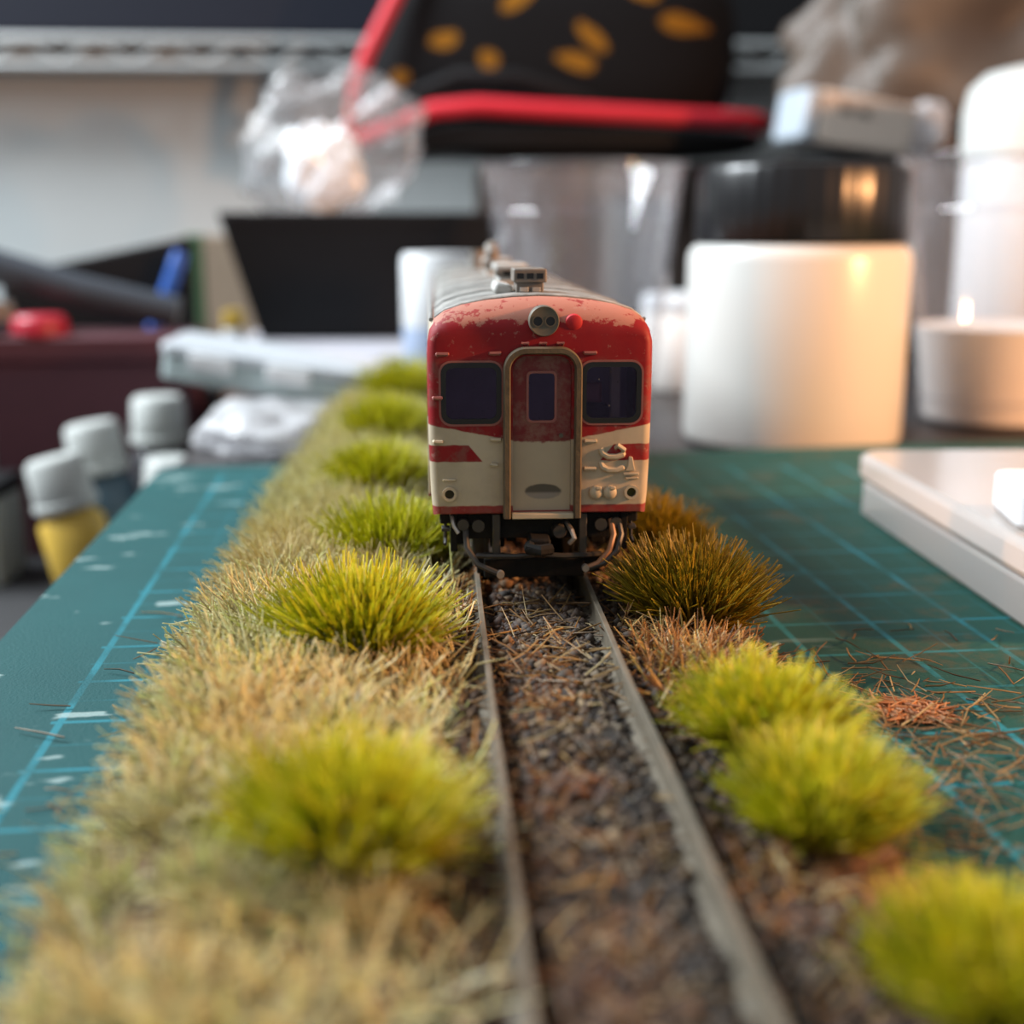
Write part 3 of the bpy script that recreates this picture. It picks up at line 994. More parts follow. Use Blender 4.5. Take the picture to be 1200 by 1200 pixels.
# ================================================================== grass
M_green = grass_mat('spring_green_fibre', [(0, (0.40, 0.43, 0.012)), (.35, (0.58, 0.58, 0.018)), (.7, (0.74, 0.71, 0.028)), (.93, (0.83, 0.78, 0.07)), (1, (0.90, 0.80, 0.30))])
M_olive_shade = grass_mat('shaded_olive_fibre', [(0, (0.20, 0.17, 0.010)), (.4, (0.36, 0.28, 0.012)), (.8, (0.48, 0.36, 0.018)), (1, (0.58, 0.40, 0.04))])  # olive, with the railcar's shadow on these tufts darkened into the colour
M_straw = grass_mat('straw_fibre', [(0, (0.36, 0.29, 0.14)), (.2, (0.66, 0.57, 0.29)), (.5, (0.83, 0.76, 0.45)), (.75, (0.90, 0.86, 0.58)), (.92, (0.74, 0.76, 0.28)), (1, (0.95, 0.93, 0.80))],
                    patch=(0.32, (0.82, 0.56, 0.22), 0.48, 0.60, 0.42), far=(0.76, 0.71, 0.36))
M_dead = grass_mat('dead_brown_fibre', [(0, (0.16, 0.075, 0.03)), (.35, (0.42, 0.22, 0.08)), (.7, (0.68, 0.43, 0.16)), (.9, (0.62, 0.55, 0.22)), (1, (0.80, 0.70, 0.48))])

M_loose = grass_mat('old_straw_fibre', [(0, (0.10, 0.05, 0.02)), (.45, (0.26, 0.14, 0.05)), (.85, (0.44, 0.29, 0.11)), (1, (0.60, 0.50, 0.28))])

# name, base x, y, blade count, base radius, length, lean, material, label
tufts = [
    (-13.6, -44.3, 1900, 4.0, 6.8, M_green, 'round soft green grass tuft left of the track, nearest on that side'),
    (-14.7, -11.5, 1900, 5.0, 7.4, M_green, 'sharp bright green grass tuft left of the track beside the railcar front'),
    (-13.0, 15.0, 1800, 4.4, 7.4, M_green, 'dark based green grass tuft against the railcar left side, just behind the sharp one'),
    (-16.0, 47.0, 1700, 4.4, 7.4, M_green, 'green grass tuft on the left bank, fourth from the bottom of the picture'),
    (-16.6, 86.0, 1500, 4.8, 8.2, M_green, 'green grass tuft by the rear half of the railcar, second farthest on the left'),
    (-15.6, 131.0, 1100, 3.6, 10.0, M_green, 'farthest small yellow green grass tuft at the left rear of the railcar'),
    (15.4, -57.3, 1900, 3.9, 6.2, M_green, 'very blurred green grass tuft in the bottom right corner'),
    (12.0, -41.6, 1800, 3.6, 5.8, M_green, 'green grass tuft right of the track between the corner tuft and its twin'),
    (12.0, -30.2, 1800, 3.9, 6.2, M_green, 'green grass tuft right of the track next to the orange scrap on the mat'),
    (13.0, -2.5, 1700, 4.8, 7.4, M_olive_shade, 'shade toned olive brown grass tuft right of the railcar front'),
    (14.6, 23.0, 1500, 3.4, 6.6, M_olive_shade, 'shade toned olive brown grass tuft beside the railcar, behind the larger olive one'),
]
for (tx, ty, cnt, rb, ln, mt, lab) in tufts:
    # fibres fan out from a small glued foot, in uneven clumps
    cnt = int(cnt * 1.3)
    u = np.sqrt(rng.random(cnt)); a = rng.random(cnt) * 6.2832
    ncl = 46
    cu, ca = np.sqrt(rng.random(ncl)), rng.random(ncl) * 6.2832
    cl = np.stack([cu * np.cos(ca), cu * np.sin(ca)], 1)
    ch = 0.80 + .32 * rng.random(ncl)
    pick = rng.integers(0, ncl, cnt)
    rx = .45 * u * np.cos(a) + .55 * cl[pick, 0]
    ry = .45 * u * np.sin(a) + .55 * cl[pick, 1]
    rr = np.sqrt(rx ** 2 + ry ** 2)
    fr = rb * .62
    z0 = np.array([ground(tx + p * fr, ty + q_ * fr) for p, q_ in zip(rx, ry)])
    roots = np.stack([tx + rx * fr, ty + ry * fr, z0 - .1], 1)
    lean = 1.45
    dirs = np.stack([rx * lean + rng.normal(size=cnt) * .17, ry * lean + rng.normal(size=cnt) * .17, np.full(cnt, 1.0)], 1)
    L = ln * (0.55 + 0.52 * rng.random(cnt)) * ch[pick]
    o = blades('grass_tuft', roots, dirs, L, 0.072 + .035 * rng.random(cnt), mt, bend=.30, droop=.14)
    tag(o, lab, 'grass tuft', 'static grass tufts beside the track')

# straw coloured ground cover on the left bank
roots, dirs, L = [], [], []
for _ in range(34000):
    ty = random.uniform(-70, 140) if random.random() < .72 else random.uniform(-55, 20)
    tx = random.triangular(XL - .4, -6.6, -20)
    if any((tx - t[0]) ** 2 + (ty - t[1]) ** 2 < (t[3] * .62) ** 2 for t in tufts[:6]):
        continue
    dens = noise.noise(Vector((tx * .2, ty * .2, 1)))
    if dens < (-.02 if ty < -34 else -.30) and ty < -10:
        continue
    if tx > -9 and random.random() < .5:
        continue
    roots.append((tx, ty, ground(max(tx, XL), ty) - .1))
    out = max(0, (-20 - tx) / 9)
    dirs.append((random.gauss(-.45 * out, .65), random.gauss(-.15, .65), random.uniform(.35, 1.1)))
    L.append(random.uniform(1.7, 4.6) * (1.1 if ty > 0 else 1))
for _ in range(3200):                                         # longer pale stems leaning out over the mat
    ty = random.uniform(-30, 60); tx = random.triangular(XL + 1.5, -17, -25)
    roots.append((tx, ty, ground(max(tx, XL), ty) - .1))
    dirs.append((random.gauss(-.45, .45), random.gauss(-.1, .5), random.uniform(.25, 1.0)))
    L.append(random.uniform(3.2, 5.6))
o = blades('dry_grass', np.array(roots), np.array(dirs), np.array(L), .07 + .05 * rng.random(len(L)), M_straw, bend=.5)
tag(o, 'straw coloured static grass covering the bank left of the track', 'dry grass', kind='stuff')

# browner, thinner cover on the right shoulder and along the rails
roots, dirs, L = [], [], []
for _ in range(7600):
    ty = random.uniform(-70, 138)
    tx = random.uniform(6.2, 18.5) if random.random() < .72 else random.uniform(-9, -6.4)
    dens = noise.noise(Vector((tx * .22, ty * .14, 6)))
    if dens < 0.0 and ty < -14:
        continue
    roots.append((tx, ty, ground(min(tx, XR), ty) - .05))
    dirs.append((random.gauss(.3 if tx > 10 else 0, .8), random.gauss(0, .8), random.uniform(.15, .8)))
    L.append(random.uniform(1.4, 3.6))
for _ in range(900):                                          # brighter clump between the olive and green tufts
    ty = random.gauss(-13.5, 4.0); tx = random.gauss(11.0, 2.6)
    if tx < 6.2 or tx > XR:
        continue
    roots.append((tx, ty, ground(tx, ty) - .05))
    dirs.append((random.gauss(0, .7), random.gauss(-.1, .7), random.uniform(.3, 1.0)))
    L.append(random.uniform(1.8, 4.2))
o = blades('dead_grass', np.array(roots), np.array(dirs), np.array(L), .06 + .05 * rng.random(len(L)), M_dead, bend=.5)
tag(o, 'thin rust brown static grass on the right shoulder of the track', 'dry grass', kind='stuff')

# loose straws scattered between the rails
roots, dirs, L = [], [], []
for _ in range(330):
    ty = random.uniform(-66, 2)
    tx = random.uniform(-4.6, 4.0)
    if random.random() < .35:
        ty = random.uniform(-26, 0)
    roots.append((tx, ty, ground(tx, ty) + random.uniform(.25, .75)))
    a = random.uniform(0, 6.28)
    dirs.append((math.cos(a), math.sin(a), random.uniform(-.05, .45)))
    L.append(random.uniform(1.2, 4.2))
o = blades('loose_straw', np.array(roots), np.array(dirs), np.array(L), .06 + .05 * rng.random(len(L)), M_loose, bend=.25, droop=.05)
tag(o, 'loose straws lying between the rails in front of the railcar', 'straw', kind='stuff')

# fibres that fell on the mat, both sides
roots, dirs, L = [], [], []
for _ in range(560):
    if random.random() < .93:
        ty = random.gauss(-24, 12); tx = random.triangular(18, 46, 20)
    else:
        ty = random.gauss(-30, 22); tx = random.triangular(-40, -29, -30)
    roots.append((tx, ty, -5.85 + random.random() * .25))
    a = random.uniform(0, 6.28)
    dirs.append((math.cos(a), math.sin(a), random.uniform(0, .22)))
    L.append(random.uniform(1.5, 4.8))
o = blades('fallen_fibres', np.array(roots), np.array(dirs), np.array(L), .05 + .04 * rng.random(len(L)), M_loose, bend=.3, droop=.02)
tag(o, 'loose brown grass fibres fallen onto the green cutting mat', 'grass fibres', kind='stuff')
n_ = 260
a = rng.random(n_) * 6.28
u = np.sqrt(rng.random(n_))
roots = np.stack([27.2 + u * 2.6 * np.cos(a), -15.6 + u * 2.0 * np.sin(a), -5.9 + rng.random(n_) * .5], 1)
b = rng.random(n_) * 6.28
o = blades('grass_scrap', roots, np.stack([np.cos(b), np.sin(b), .15 * rng.random(n_)], 1), 1.0 + 1.2 * rng.random(n_), .1,
           grass_mat('orange_scrap_fibre', [(0, (0.45, 0.16, 0.05)), (1, (0.75, 0.42, 0.20))]), bend=.3, droop=.02)
tag(o, 'small orange scrap of dry fibres lying on the green mat', 'scrap')
# ================================================================== clutter around the mat
M_jar = plain('glossy_white_plastic', (0.63, 0.63, 0.60), 0.28, var=0.02, scale=0.5, Subsurface_Weight=0.0)
M_lid = plain('black_lid_plastic', (0.006, 0.006, 0.007), 0.28, var=0.2)
M_cup = clear('clear_cup_plastic', (0.99, 0.99, 0.995), 0.06, (0.9, 0.9, 0.95), rough=0.05, spec=0.6)
M_milk = plain('cream_paint', (0.95, 0.89, 0.83), 0.5, var=0.04)
M_white = plain('matt_white_plastic', (0.74, 0.75, 0.76), 0.4, var=0.04)
M_paper = plain('white_paper', (0.42, 0.41, 0.45), 0.8, var=0.05)
M_blackbox = plain('black_card', (0.010, 0.010, 0.011), 0.6, var=0.25, Specular_IOR_Level=0.15)
M_maroon = plain('maroon_card', (0.060, 0.010, 0.017), 0.7, var=0.2)
M_red = plain('red_plastic', (0.36, 0.010, 0.028), 0.4)
M_navy = plain('dark_blue_grey_plastic', (0.035, 0.045, 0.06), 0.4, var=0.2)
M_blue = plain('blue_plastic', (0.02, 0.10, 0.42), 0.4)
M_beige = plain('beige_card', (0.36, 0.27, 0.19), 0.8, var=0.12)
M_greenc = plain('green_cloth_spine', (0.06, 0.13, 0.055), 0.8, var=0.2)
M_yellow = plain('yellow_paint', (0.62, 0.40, 0.06), 0.4, var=0.2)
M_greybox = plain('grey_card', (0.30, 0.31, 0.30), 0.8, var=0.15)
M_brownbox = plain('dark_brown_card', (0.085, 0.065, 0.055), 0.8, var=0.15, Specular_IOR_Level=0.15)
M_wire = plain('grey_coated_wire', (0.30, 0.315, 0.315), 0.4)

# white jar with black screw lid
j = thing('paint_jar', 'big white round jar with a glossy black screw lid behind the mat', 'jar', (59.6, 131.3, -9))
MB().lathe([(0, 0), (18.8, 0), (20.1, .5), (20.6, 1.8), (20.6, 34.6), (20.2, 36.2), (19.2, 37.2), (18.0, 37.4), (0, 37.4)], 96).build('jar_body', M_jar, j, smooth=True, angle=50)
lid = MB()
ns = 120
pr = [(19.2, 37.5), (19.5, 37.9), (19.5, 49.7), (18.9, 50.9), (17.6, 51.3), (0, 51.3)]
lid.lathe(pr, ns)
lid.lathe([(0, 37.5), (19.2, 37.5)], ns)
for i, (x_, y_, z_) in enumerate(lid.v):
    if (i % ns) % 3 == 0 and 37.6 < z_ < 50.5 and x_ * x_ + y_ * y_ > 100:
        lid.v[i] = (x_ * .985, y_ * .985, z_)
lid.build('lid', M_lid, j, smooth=True, angle=40)


def cup(loc, label, fill=None):
    t = thing('plastic_cup', label, 'cup', loc, group='clear plastic cups')
    wall = [(15.6, 0), (16.2, .8), (23.1, 53.2), (23.9, 53.4), (24.1, 54.0), (23.9, 54.6), (23.0, 54.6), (22.5, 53.6), (15.7, 1.4), (0, 1.2)]
    MB().lathe([(0, .1), (14.0, .1), (14.6, 0)] + wall, 96).build('cup_wall', M_cup, t, smooth=True, angle=50)
    for zz_ in (6, 44):
        r_ = 16.2 + 6.9 * zz_ / 53.2
        MB().tube([(r_ * math.cos(a_ * .1309), r_ * math.sin(a_ * .1309), zz_) for a_ in range(49)], .35, 6, caps=False).build('moulded_ring', M_cup, t, smooth=True)
    if fill:
        r1 = 15.6 + 6.8 * fill / 53.2
        MB().lathe([(0, 1.4), (15.5, 1.5), (r1 - .1, fill), (r1 - 1.2, fill - .4), (0, fill - .5)], 64).build('contents', M_milk, t, smooth=True, angle=40, label='pale cream liquid in the cup')
    return t


cup((25.3, 187, -9), 'empty clear plastic cup standing behind the railcar roof')
cup((110.0, 151, -9), 'clear plastic cup half full of cream liquid right of the white jar', 20.5)

p = thing('white_pot', 'small cream white pot between the railcar and the white jar', 'pot', (60.0, 217, -9))
MB().lathe([(0, 0), (14.5, 0), (15.2, .8), (15.4, 19.5), (15.0, 20), (0, 20)], 48).build('pot_body', M_milk, p, smooth=True, angle=50)
MB().lathe([(0, 20.1), (15.6, 20.1), (15.8, 20.6), (15.6, 23.5), (14.8, 24.2), (0, 24.2)], 48).build('pot_lid', M_white, p, smooth=True, angle=50)

b = thing('glue_bottle', 'squat white bottle with pale blue foot left of the railcar roof', 'bottle', (-7.4, 192, -9))
MB().lathe([(0, 0), (8.8, 0), (9.2, .7), (9.2, 18)], 40).build('bottle_foot', plain('pale_blue_label', (0.38, 0.46, 0.62), 0.5), b, smooth=True)
MB().lathe([(9.2, 18), (9.25, 18.2), (9.25, 33.5), (8.6, 34.8), (0, 35)], 40).build('bottle_body', M_white, b, smooth=True, angle=50)

# tall white bottle behind the right cup
b = thing('tall_white_bottle', 'tall white bottle with round shoulders and red mark at right edge', 'bottle', (141.0, 207, -12.5 + 3.5))
MB().lathe([(0, 0), (17, 0), (18, 1), (18, 55), (17.4, 57)], 56).build('bottle_body', M_white, b, smooth=True, angle=50)
MB().lathe([(17.4, 57), (18.6, 57.5), (18.8, 68), (17.6, 74), (14, 77.5), (8, 79), (0, 79.4)], 56).build('bottle_cap', M_jar, b, smooth=True, angle=50)
m = MB()
V, Fc = [], []
for i in range(7):
    a_ = R(-104 + i * 5)
    V += [(18.95 * math.cos(a_), 18.95 * math.sin(a_), 61.5), (18.95 * math.cos(a_), 18.95 * math.sin(a_), 67.5)]
for i in range(6):
    Fc.append((2 * i, 2 * i + 2, 2 * i + 3, 2 * i + 1))
m.add(V, Fc).build('red_mark', M_red, b)

# clear case at the right, lying on the mat
cs = thing('clear_case', 'frosted clear flat plastic case with rounded corners lying on the mat', 'case', (46.6, 55.5, -6), (0, 0, -1))
M_case = clear('frosted_case_plastic', (0.92, 0.92, 0.93), 0.62, (0.93, 0.90, 0.87), rough=0.15, spec=0.7)


def slab(mb, x0, x1, y0, y1, z0, z1, r):
    lp = rrect(x0, x1, y0, y1, r, 5)
    k = len(lp)
    return mb.add([(a, b, z0) for a, b in lp] + [(a, b, z1) for a, b in lp],
                  [tuple(reversed(range(k))), tuple(range(k, 2 * k))] + [(i, (i + 1) % k, (i + 1) % k + k, i + k) for i in range(k)])


slab(MB(), 0, 66, -56, 0, 0, 4.6, 4).build('case_tray', M_case, cs, bevel=.5)
slab(MB(), -.4, 66.4, -56.4, .4, 4.7, 8.2, 4).build('case_lid', M_case, cs, bevel=.8)
for (xx, yy, sx, sy, mt) in ((7, -14, 8, 10, M_navy), (9, -31, 9, 9, M_greenc), (26, -12, 20, 14, M_white), (30, -34, 26, 18, M_white)):
    MB().box((xx, yy, 2.4), (sx, sy, 3.2)).build('case_content', mt, cs, bevel=.5)
wc = slab(MB(), -10, 10, -6, 6, 0, 4, 1.5).build('small_lid', M_white, None, bevel=.6)
wc.location = Vector((57.5, 12.5, 2.3)) * S; wc.rotation_euler = (0, 0, R(-12))
tag(wc, 'small white plastic lid lying on the clear case', 'lid')

# -------- left rear: case on a crumpled bag, papers, black tray
M_film = clear('thin_film', (0.97, 0.97, 0.98), 0.25, (0.70, 0.70, 0.70), rough=0.22, spec=0.5)
M_filmw = clear('milky_film', (0.9, 0.9, 0.92), 0.80, (0.86, 0.86, 0.88), rough=0.35, spec=0.6)
o = crumple(MB(), (-41.0, 134, -5.5), (12.0, 22, 3.9), 3.0, .45, floor=-8.95, soft=True).build('plastic_bag', M_filmw, None, smooth=True, angle=180)
tag(o, 'crumpled milky plastic bag under the white case beyond the mat', 'plastic bag')
wcase = thing('white_case', 'flat glossy white plastic case tilted on the crumpled bag', 'case', (-42.5, 160, -1.6), (4, 8.5, -6))
M_pale = plain('pale_glossy_plastic', (0.42, 0.50, 0.50), 0.3, var=0.06)
slab(MB(), -22.5, 22.5, -8, 9, 0, 5.2, 2).build('case_tray', M_pale, wcase, bevel=.5)
slab(MB(), -22.9, 22.9, -8.4, 9.4, 5.3, 7.6, 2).build('case_lid', plain('ice_white_plastic', (0.52, 0.55, 0.58), .3), wcase, bevel=.6)
MB().box((4, -8.6, 4.8), (9, 1.4, 3.6)).build('latch', M_white, wcase, bevel=.4)
MB().box((-12, -8.6, 4.8), (9, 1.4, 3.6)).build('latch', M_white, wcase, bevel=.4)
pp = thing('paper_stack', 'stack of white paper under the black tray', 'paper', (-38, 276, -9), (0, 0, 3))
for k in range(9):
    MB().box((random.uniform(-1, 1), random.uniform(-1.5, 1.5), .5 + k * 1.0), (56, 142, .9), Matrix.Rotation(R(random.uniform(-1.5, 1.5)), 3, 'Z').to_euler()).build('sheet_bundle', M_paper, pp)
bb = thing('black_tray', 'black flared card tray standing behind the railcar', 'tray', (-29, 282, .3))
m = MB()
for (o0, o1) in ((0, 1),):
    bo_, to_ = (31, 17), (41, 22)
    th = 1.2
    V = []
    for (hx_, hy_, zz_) in ((*bo_, 0), (*to_, 36), (to_[0] - th, to_[1] - th, 36), (bo_[0] - th, bo_[1] - th, th)):
        V += [(-hx_, -hy_, zz_), (hx_, -hy_, zz_), (hx_, hy_, zz_), (-hx_, hy_, zz_)]
    Fc = [(3, 2, 1, 0), (12, 13, 14, 15)]
    for l in range(3):
        for i in range(4):
            i2 = (i + 1) % 4
            Fc.append((l * 4 + i, l * 4 + i2, (l + 1) * 4 + i2, (l + 1) * 4 + i))
    m.add(V, Fc)
m.build('tray_shell', M_blackbox, bb, bevel=.3)
MB().box((0, -21.6, 34.5), (80, 1.0, 2.4)).build('tray_rim', M_blackbox, bb, bevel=.2)

# clear crumpled bag on the tray, with a white wad added as its bright highlight
o = crumple(MB(), (-39, 291, 54), (26, 13, 19), 8.0, .55, floor=36.6, n=30, soft=True).build('clear_bag', M_film, None, smooth=True, angle=75)
tag(o, 'big crumpled clear plastic bag resting on the black tray', 'plastic bag')
o = crumple(MB(), (-40.5, 264.5, 46.5), (10.5, 4.6, 11.5), 5.0, .4, floor=36.4, n=18).build('highlight_wad', plain('highlight_white_film', (0.80, 0.84, 0.88), 0.2), None)
tag(o, 'white film wad added as the bright highlight of the clear bag', 'plastic film')

# book, folder, bar, pen, maroon box
bk = thing('old_book', 'upright beige book with a dark green spine left of the black tray', 'book', (-77, 316, -9))
MB().bx(-6, 11.5, -9, 9, 0, 38.8).build('cover', M_beige, bk, bevel=.4)
MB().bx(-12, -6.1, -9.3, 9.3, 0, 39).build('spine', M_greenc, bk, bevel=.6)
yt = thing('yellow_tube', 'short white tube with a yellow cap beside the beige book', 'tube', (-66.5, 258, -9))
MB().lathe([(0, 0), (3, 0), (3.2, .5), (3.2, 12), (2.4, 13)], 20).build('tube_body', M_white, yt, smooth=True, angle=50)
MB().lathe([(2.4, 13), (3.0, 13.2), (3.0, 17.8), (0, 18.3)], 20).build('tube_cap', M_yellow, yt, smooth=True, angle=50)
fo = MB()
fo.add([(-125, 241, -8.95), (-75.2, 241, -8.95), (-75.2, 241, 29.5), (-111, 241, 22.3), (-125, 241, 19), (-125, 250, -8.95), (-75.2, 250, -8.95), (-75.2, 250, 29.5), (-111, 250, 22.3), (-125, 250, 19)],
       [(0, 1, 2, 3, 4), (9, 8, 7, 6, 5), (0, 5, 6, 1), (1, 6, 7, 2), (2, 7, 8, 3), (3, 8, 9, 4), (4, 9, 5, 0)])
o = fo.build('black_folder', M_blackbox, None, bevel=.8)
tag(o, 'black folder with a sloping top standing at the left rear', 'folder')
o = MB().tube([(-140, 205, 30.5), (-115, 206.5, 22.8), (-95, 208, 16.5), (-72, 209.5, 11.2)], [4.3, 4.3, 4.2, 3.8], 16).build('dark_handle_bar', M_navy, None, smooth=True, angle=50)
tag(o, 'thick dark blue grey bar sloping across the maroon box', 'bar')
pn = thing('blue_pen', 'blue pen leaning on the black folder', 'pen', (0, 0, 0))
MB().tube([(-89, 233.5, -7.5), (-77, 235, 22.0)], 2.0, 12).build('pen_barrel', M_blue, pn, smooth=True, angle=50)
MB().tube([(-77, 235, 22.0), (-75.6, 235.2, 25.5)], [2.2, 1.8], 12).build('pen_cap', M_blue, pn, smooth=True, angle=50)
mb = thing('maroon_box', 'dark maroon box standing low at the left beyond the paint bottles', 'box', (-89.5, 203, -45))
MB().bx(-23, 22.5, -13, 13, 0, 46).build('box_body', M_maroon, mb, bevel=.5)
MB().bx(-23.4, 22.9, -13.4, 13.4, 46.1, 52).build('box_lid', M_maroon, mb, bevel=.5)
rc = thing('red_cap', 'small red cap lying on the maroon box', 'cap', (-101.5, 196, 7.05))
MB().lathe([(0, 0), (6.2, 0), (6.4, .4), (6.2, 3.6), (5.2, 4.6), (0, 4.8)], 28).build('cap_shell', M_red, rc, smooth=True, angle=50)
MB().lathe([(6.35, .5), (6.9, .6), (6.9, 1.2), (6.3, 1.3)], 28).build('cap_rim', M_red, rc, smooth=True)
o = MB().bx(-134, -113, 190, 214, -44.95, 14).build('grey_carton', M_greybox, None, bevel=.5)
tag(o, 'pale grey carton at the far left edge beside the maroon box', 'carton')
gb = thing('striped_carton', 'low pale carton with a dark lid edge in the lower left', 'carton', (-116, 172, -45))
MB().bx(-14, 12, -9, 9, 0, 19).build('carton_body', M_greybox, gb, bevel=.4)
MB().bx(-14.4, 12.4, -9.4, 9.4, 19.1, 22.5).build('carton_lid', M_blackbox, gb, bevel=.4)

# paint bottles on the lower shelf
M_cap = plain('grey_white_cap', (0.46, 0.48, 0.46), 0.5, var=0.06)


def paint_bottle(base, lean, body_mat, label, h=20.0, rb=6.6, capr=6.2, caph=10.5):
    t = thing('paint_bottle', label, 'bottle', base, lean, group='paint bottles with white caps')
    MB().lathe([(0, 0), (rb * .92, 0), (rb, .8), (rb, h - 3), (rb * .7, h - .6), (rb * .55, h)], 28).build('bottle_body', body_mat, t, smooth=True, angle=50)
    c_ = MB().lathe([(0, h - .4), (capr * .96, h - .3), (capr, h + .4), (capr * .93, h + caph - 1.0), (capr * .8, h + caph), (0, h + caph + .1)], 30).build('bottle_cap', M_cap, t, smooth=True, angle=50)
    MB().lathe([(capr, h + .2), (capr * 1.06, h + .5), (capr * 1.04, h + 1.6), (capr * .99, h + 1.8)], 30).build('cap_ring', M_cap, c_, smooth=True)
    return t


M_bluegrey = plain('blue_grey_paint', (0.05, 0.09, 0.12), 0.4)
M_darkp = plain('dark_bottle', (0.035, 0.035, 0.04), 0.4)
paint_bottle((-80.2, 148.5, -43.8), (0, -12, 0), M_yellow, 'yellow paint bottle leaning left with a white cap')
paint_bottle((-78.5, 166, -44.2), (0, -8, 0), M_bluegrey, 'blue grey paint bottle leaning behind the yellow one', h=24.5)
paint_bottle((-71.5, 178.5, -44.9), (0, 0, 0), M_darkp, 'dark paint bottle with the highest white cap by the maroon box', h=29.0)
paint_bottle((-65.4, 153.0, -44.6), (0, 4, 0), M_white, 'white paint bottle half hidden behind the mat corner', h=19.0)

# -------- rear: storage boxes, pouch, shelf
cb = thing('brown_carton', 'dark brown carton behind the clear cup carrying the pouch', 'carton', (68, 378, -9))
MB().bx(-60, 66, -30, 40, 0, 56).build('carton_body', M_brownbox, cb, bevel=.6)
MB().bx(-60.4, 66.4, -30.4, 40.4, 56.1, 63.5).build('carton_lid', M_brownbox, cb, bevel=.6)

n = N('pouch_cloth')
x, y, z = n.xyz()
spots = [(-5, 95, 6, 3.2, 8), (10.5, 88.5, 4, 3.5, -35), (-20, 83, 3.5, 3, 20), (46, 96, 8, 3.0, -42), (41, 88, 8, 3.2, -15), (78, 101, 11, 3.6, -8), (20, 108, 7, 3, 30), (62, 112, 8, 3, -20)]
tot = None
for (sx, sz, ra, rb_, an) in spots:
    dx = n.op('SUBTRACT', x, sx); dz = n.op('SUBTRACT', z, sz)
    ca, sa = math.cos(R(an)), math.sin(R(an))
    u_ = n.op('DIVIDE', n.op('ADD', n.op('MULTIPLY', dx, ca), n.op('MULTIPLY', dz, sa)), ra)
    v_ = n.op('DIVIDE', n.op('SUBTRACT', n.op('MULTIPLY', dz, ca), n.op('MULTIPLY', dx, sa)), rb_)
    e_ = n.op('SUBTRACT', 1.0, n.step(n.op('ADD', n.op('ADD', n.op('MULTIPLY', u_, u_), n.op('MULTIPLY', v_, v_)), n.op('MULTIPLY', n.noise(1.6, 3), 1.4)), 1.2, 1.7))
    tot = e_ if tot is None else n.op('MAXIMUM', tot, e_)
n.set(Base_Color=n.mix(tot, (0.006, 0.006, 0.007), (0.26, 0.115, 0.010)), Roughness=.8, Specular_IOR_Level=.15)
n.bump(n.noise(30, 2), .2, .02)
M_pouch = n.m
M_pblack = plain('black_nylon', (0.010, 0.010, 0.011), 0.6, var=.3, Specular_IOR_Level=0.15)
M_zip = plain('red_piping', (0.58, 0.012, 0.028), 0.55, var=.15)
po = thing('black_pouch', 'black zip pouch with red piping and orange yellow print above the cups', 'pouch', (0, 0, 0))
m = MB()
rounded_block(m, (34, 366, 94), (66, 22, 34), 3.2, 26)
for i, (a_, b_, c_) in enumerate(m.v):                       # slouched left end
    t_ = max(0, (0 - a_) / 32)
    m.v[i] = (a_ + (c_ - 90) * .22 * t_, b_, c_)
m.build('pouch_body', M_pouch, po, smooth=True, angle=60)
m = MB()
rounded_block(m, (37, 350, 61.6), (70, 23, 6.2), 3.0, 24)
for i, (a_, b_, c_) in enumerate(m.v):
    if a_ < 5:
        m.v[i] = (a_, b_, c_ - ((5 - a_) / 40) ** 1.5 * 4 + 0.8 * max(0, 1 - abs(a_ - 0) / 20))
m.build('pouch_flap', M_pblack, po, smooth=True, angle=60)
zp = [(-36, 342, 60.5), (-30, 334, 62.5), (-20, 329, 66.0), (-9, 327, 70.4), (6, 326, 71.6), (30, 325, 70.3), (60, 325, 69.0), (88, 327, 68.0), (102, 331, 67.6), (106.5, 340, 67.5), (107, 352, 67.8)]
MB().tube(zp, 2.9, 10).build('red_piping', M_zip, po, smooth=True, angle=60)
MB().tube([(-36.5, 346, 62), (-36.8, 345, 70), (-35, 344, 80), (-31, 343, 90), (-25.5, 343, 100), (-19, 344, 112), (-12, 346, 122)], 2.6, 10).build('red_piping', M_zip, po, smooth=True, angle=60)
MB().tube([(-34, 339, 69), (-28, 335, 73.5), (-22, 333, 77)], 2.4, 8).build('zip_pull', M_white, po, smooth=True)
MB().tube([(-18, 338, 76), (0, 333, 82), (20, 331, 81), (40, 332, 75), (55, 336, 71)], [1.5, 2.5, 2.8, 2.4, 1.2], 10).build('fold', M_pblack, po, smooth=True)

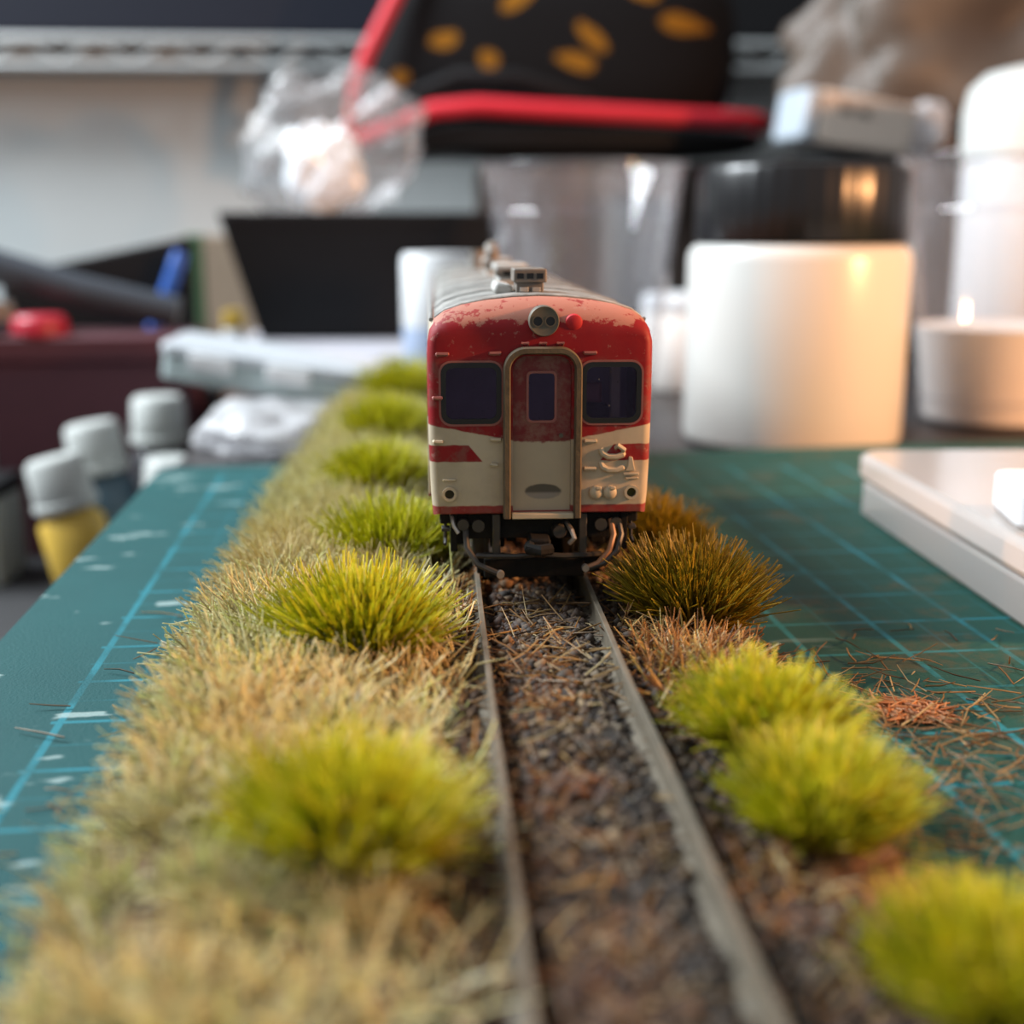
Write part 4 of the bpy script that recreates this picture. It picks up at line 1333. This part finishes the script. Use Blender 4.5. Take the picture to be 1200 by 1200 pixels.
# right rear
o = MB().bx(92, 230, 264, 332, -8.95, 52.5).build('black_storage_box', M_blackbox, None, bevel=1)
tag(o, 'black storage box behind the white jar carrying the brown bag', 'box')
o = crumple(MB(), (172, 312, 88), (56, 20, 38), 12.0, .50, floor=52.6, n=30, soft=True).build('brown_bag', plain('crumpled_brown_wrap', (0.105, 0.08, 0.062), 0.5, var=.5, scale=.35), None, smooth=True, angle=180)
tag(o, 'large crumpled brown grey wrapping bag at the top right', 'bag')
bc = thing('beige_carton', 'small pale beige carton lying behind the black lid', 'carton', (112, 279, 54.9), (0, 8, 10))
MB().bx(-12, 19, -11, 9, 0, 15).build('carton_body', plain('pale_beige_card', (0.58, 0.50, 0.43), .7), bc, bevel=1.0)
MB().bx(-17, -12.1, -11, 9, 0, 15).build('carton_end', plain('blue_white_card', (0.42, 0.48, 0.54), .6), bc, bevel=1.5)
for xx in (-4, 2):
    MB().box((xx, -11.1, 10.2), (3.2, .3, 2.2)).build('printed_mark', M_brownbox, bc)
o = crumple(MB(), (138, 278, 60.5), (8, 6, 8), 21.0, .4, floor=52.6, n=14).build('pale_wad', M_filmw, None)
tag(o, 'pale crumpled film wad between the beige carton and the tall bottle', 'plastic film')

# wire shelf on the wall
sh = thing('wire_shelf', 'grey wire shelf with zigzag edge high on the left wall', 'shelf', (0, 0, 0))
MB().tube([(-300, 404, 102.5), (330, 404, 102.5)], 2.0, 8).build('top_wire', M_wire, sh, smooth=True)
MB().tube([(-300, 404, 93.0), (330, 404, 93.0)], 1.7, 8).build('bottom_wire', M_wire, sh, smooth=True)
zg = []
for k in range(47):
    zg.append((-300 + k * 13.6, 404, 93.6 if k % 2 else 101.8))
MB().tube(zg, 1.3, 6).build('zigzag_wire', M_wire, sh, smooth=True)
for k in range(53):
    MB().tube([(-300 + k * 12.0, 404, 103.6), (-300 + k * 12.0, 432, 103.6)], .8, 5).build('deck_wire', M_wire, sh)
for xx in (-260, 300):
    MB().bx(xx - 2, xx + 2, 404, 432.5, 84, 93).build('wall_bracket', M_wire, sh)
o = MB().bx(-290, 40, 407, 429, 104.5, 190).build('dark_crate', plain('navy_black_plastic', (0.012, 0.014, 0.022), .5, Specular_IOR_Level=0.15), None, bevel=1.5)
tag(o, 'long dark navy crate standing on the wire shelf', 'crate')
o = MB().bx(62, 240, 407, 429, 104.5, 190).build('black_crate', M_blackbox, None, bevel=1.5)
tag(o, 'black crate on the wire shelf behind the pouch', 'crate')
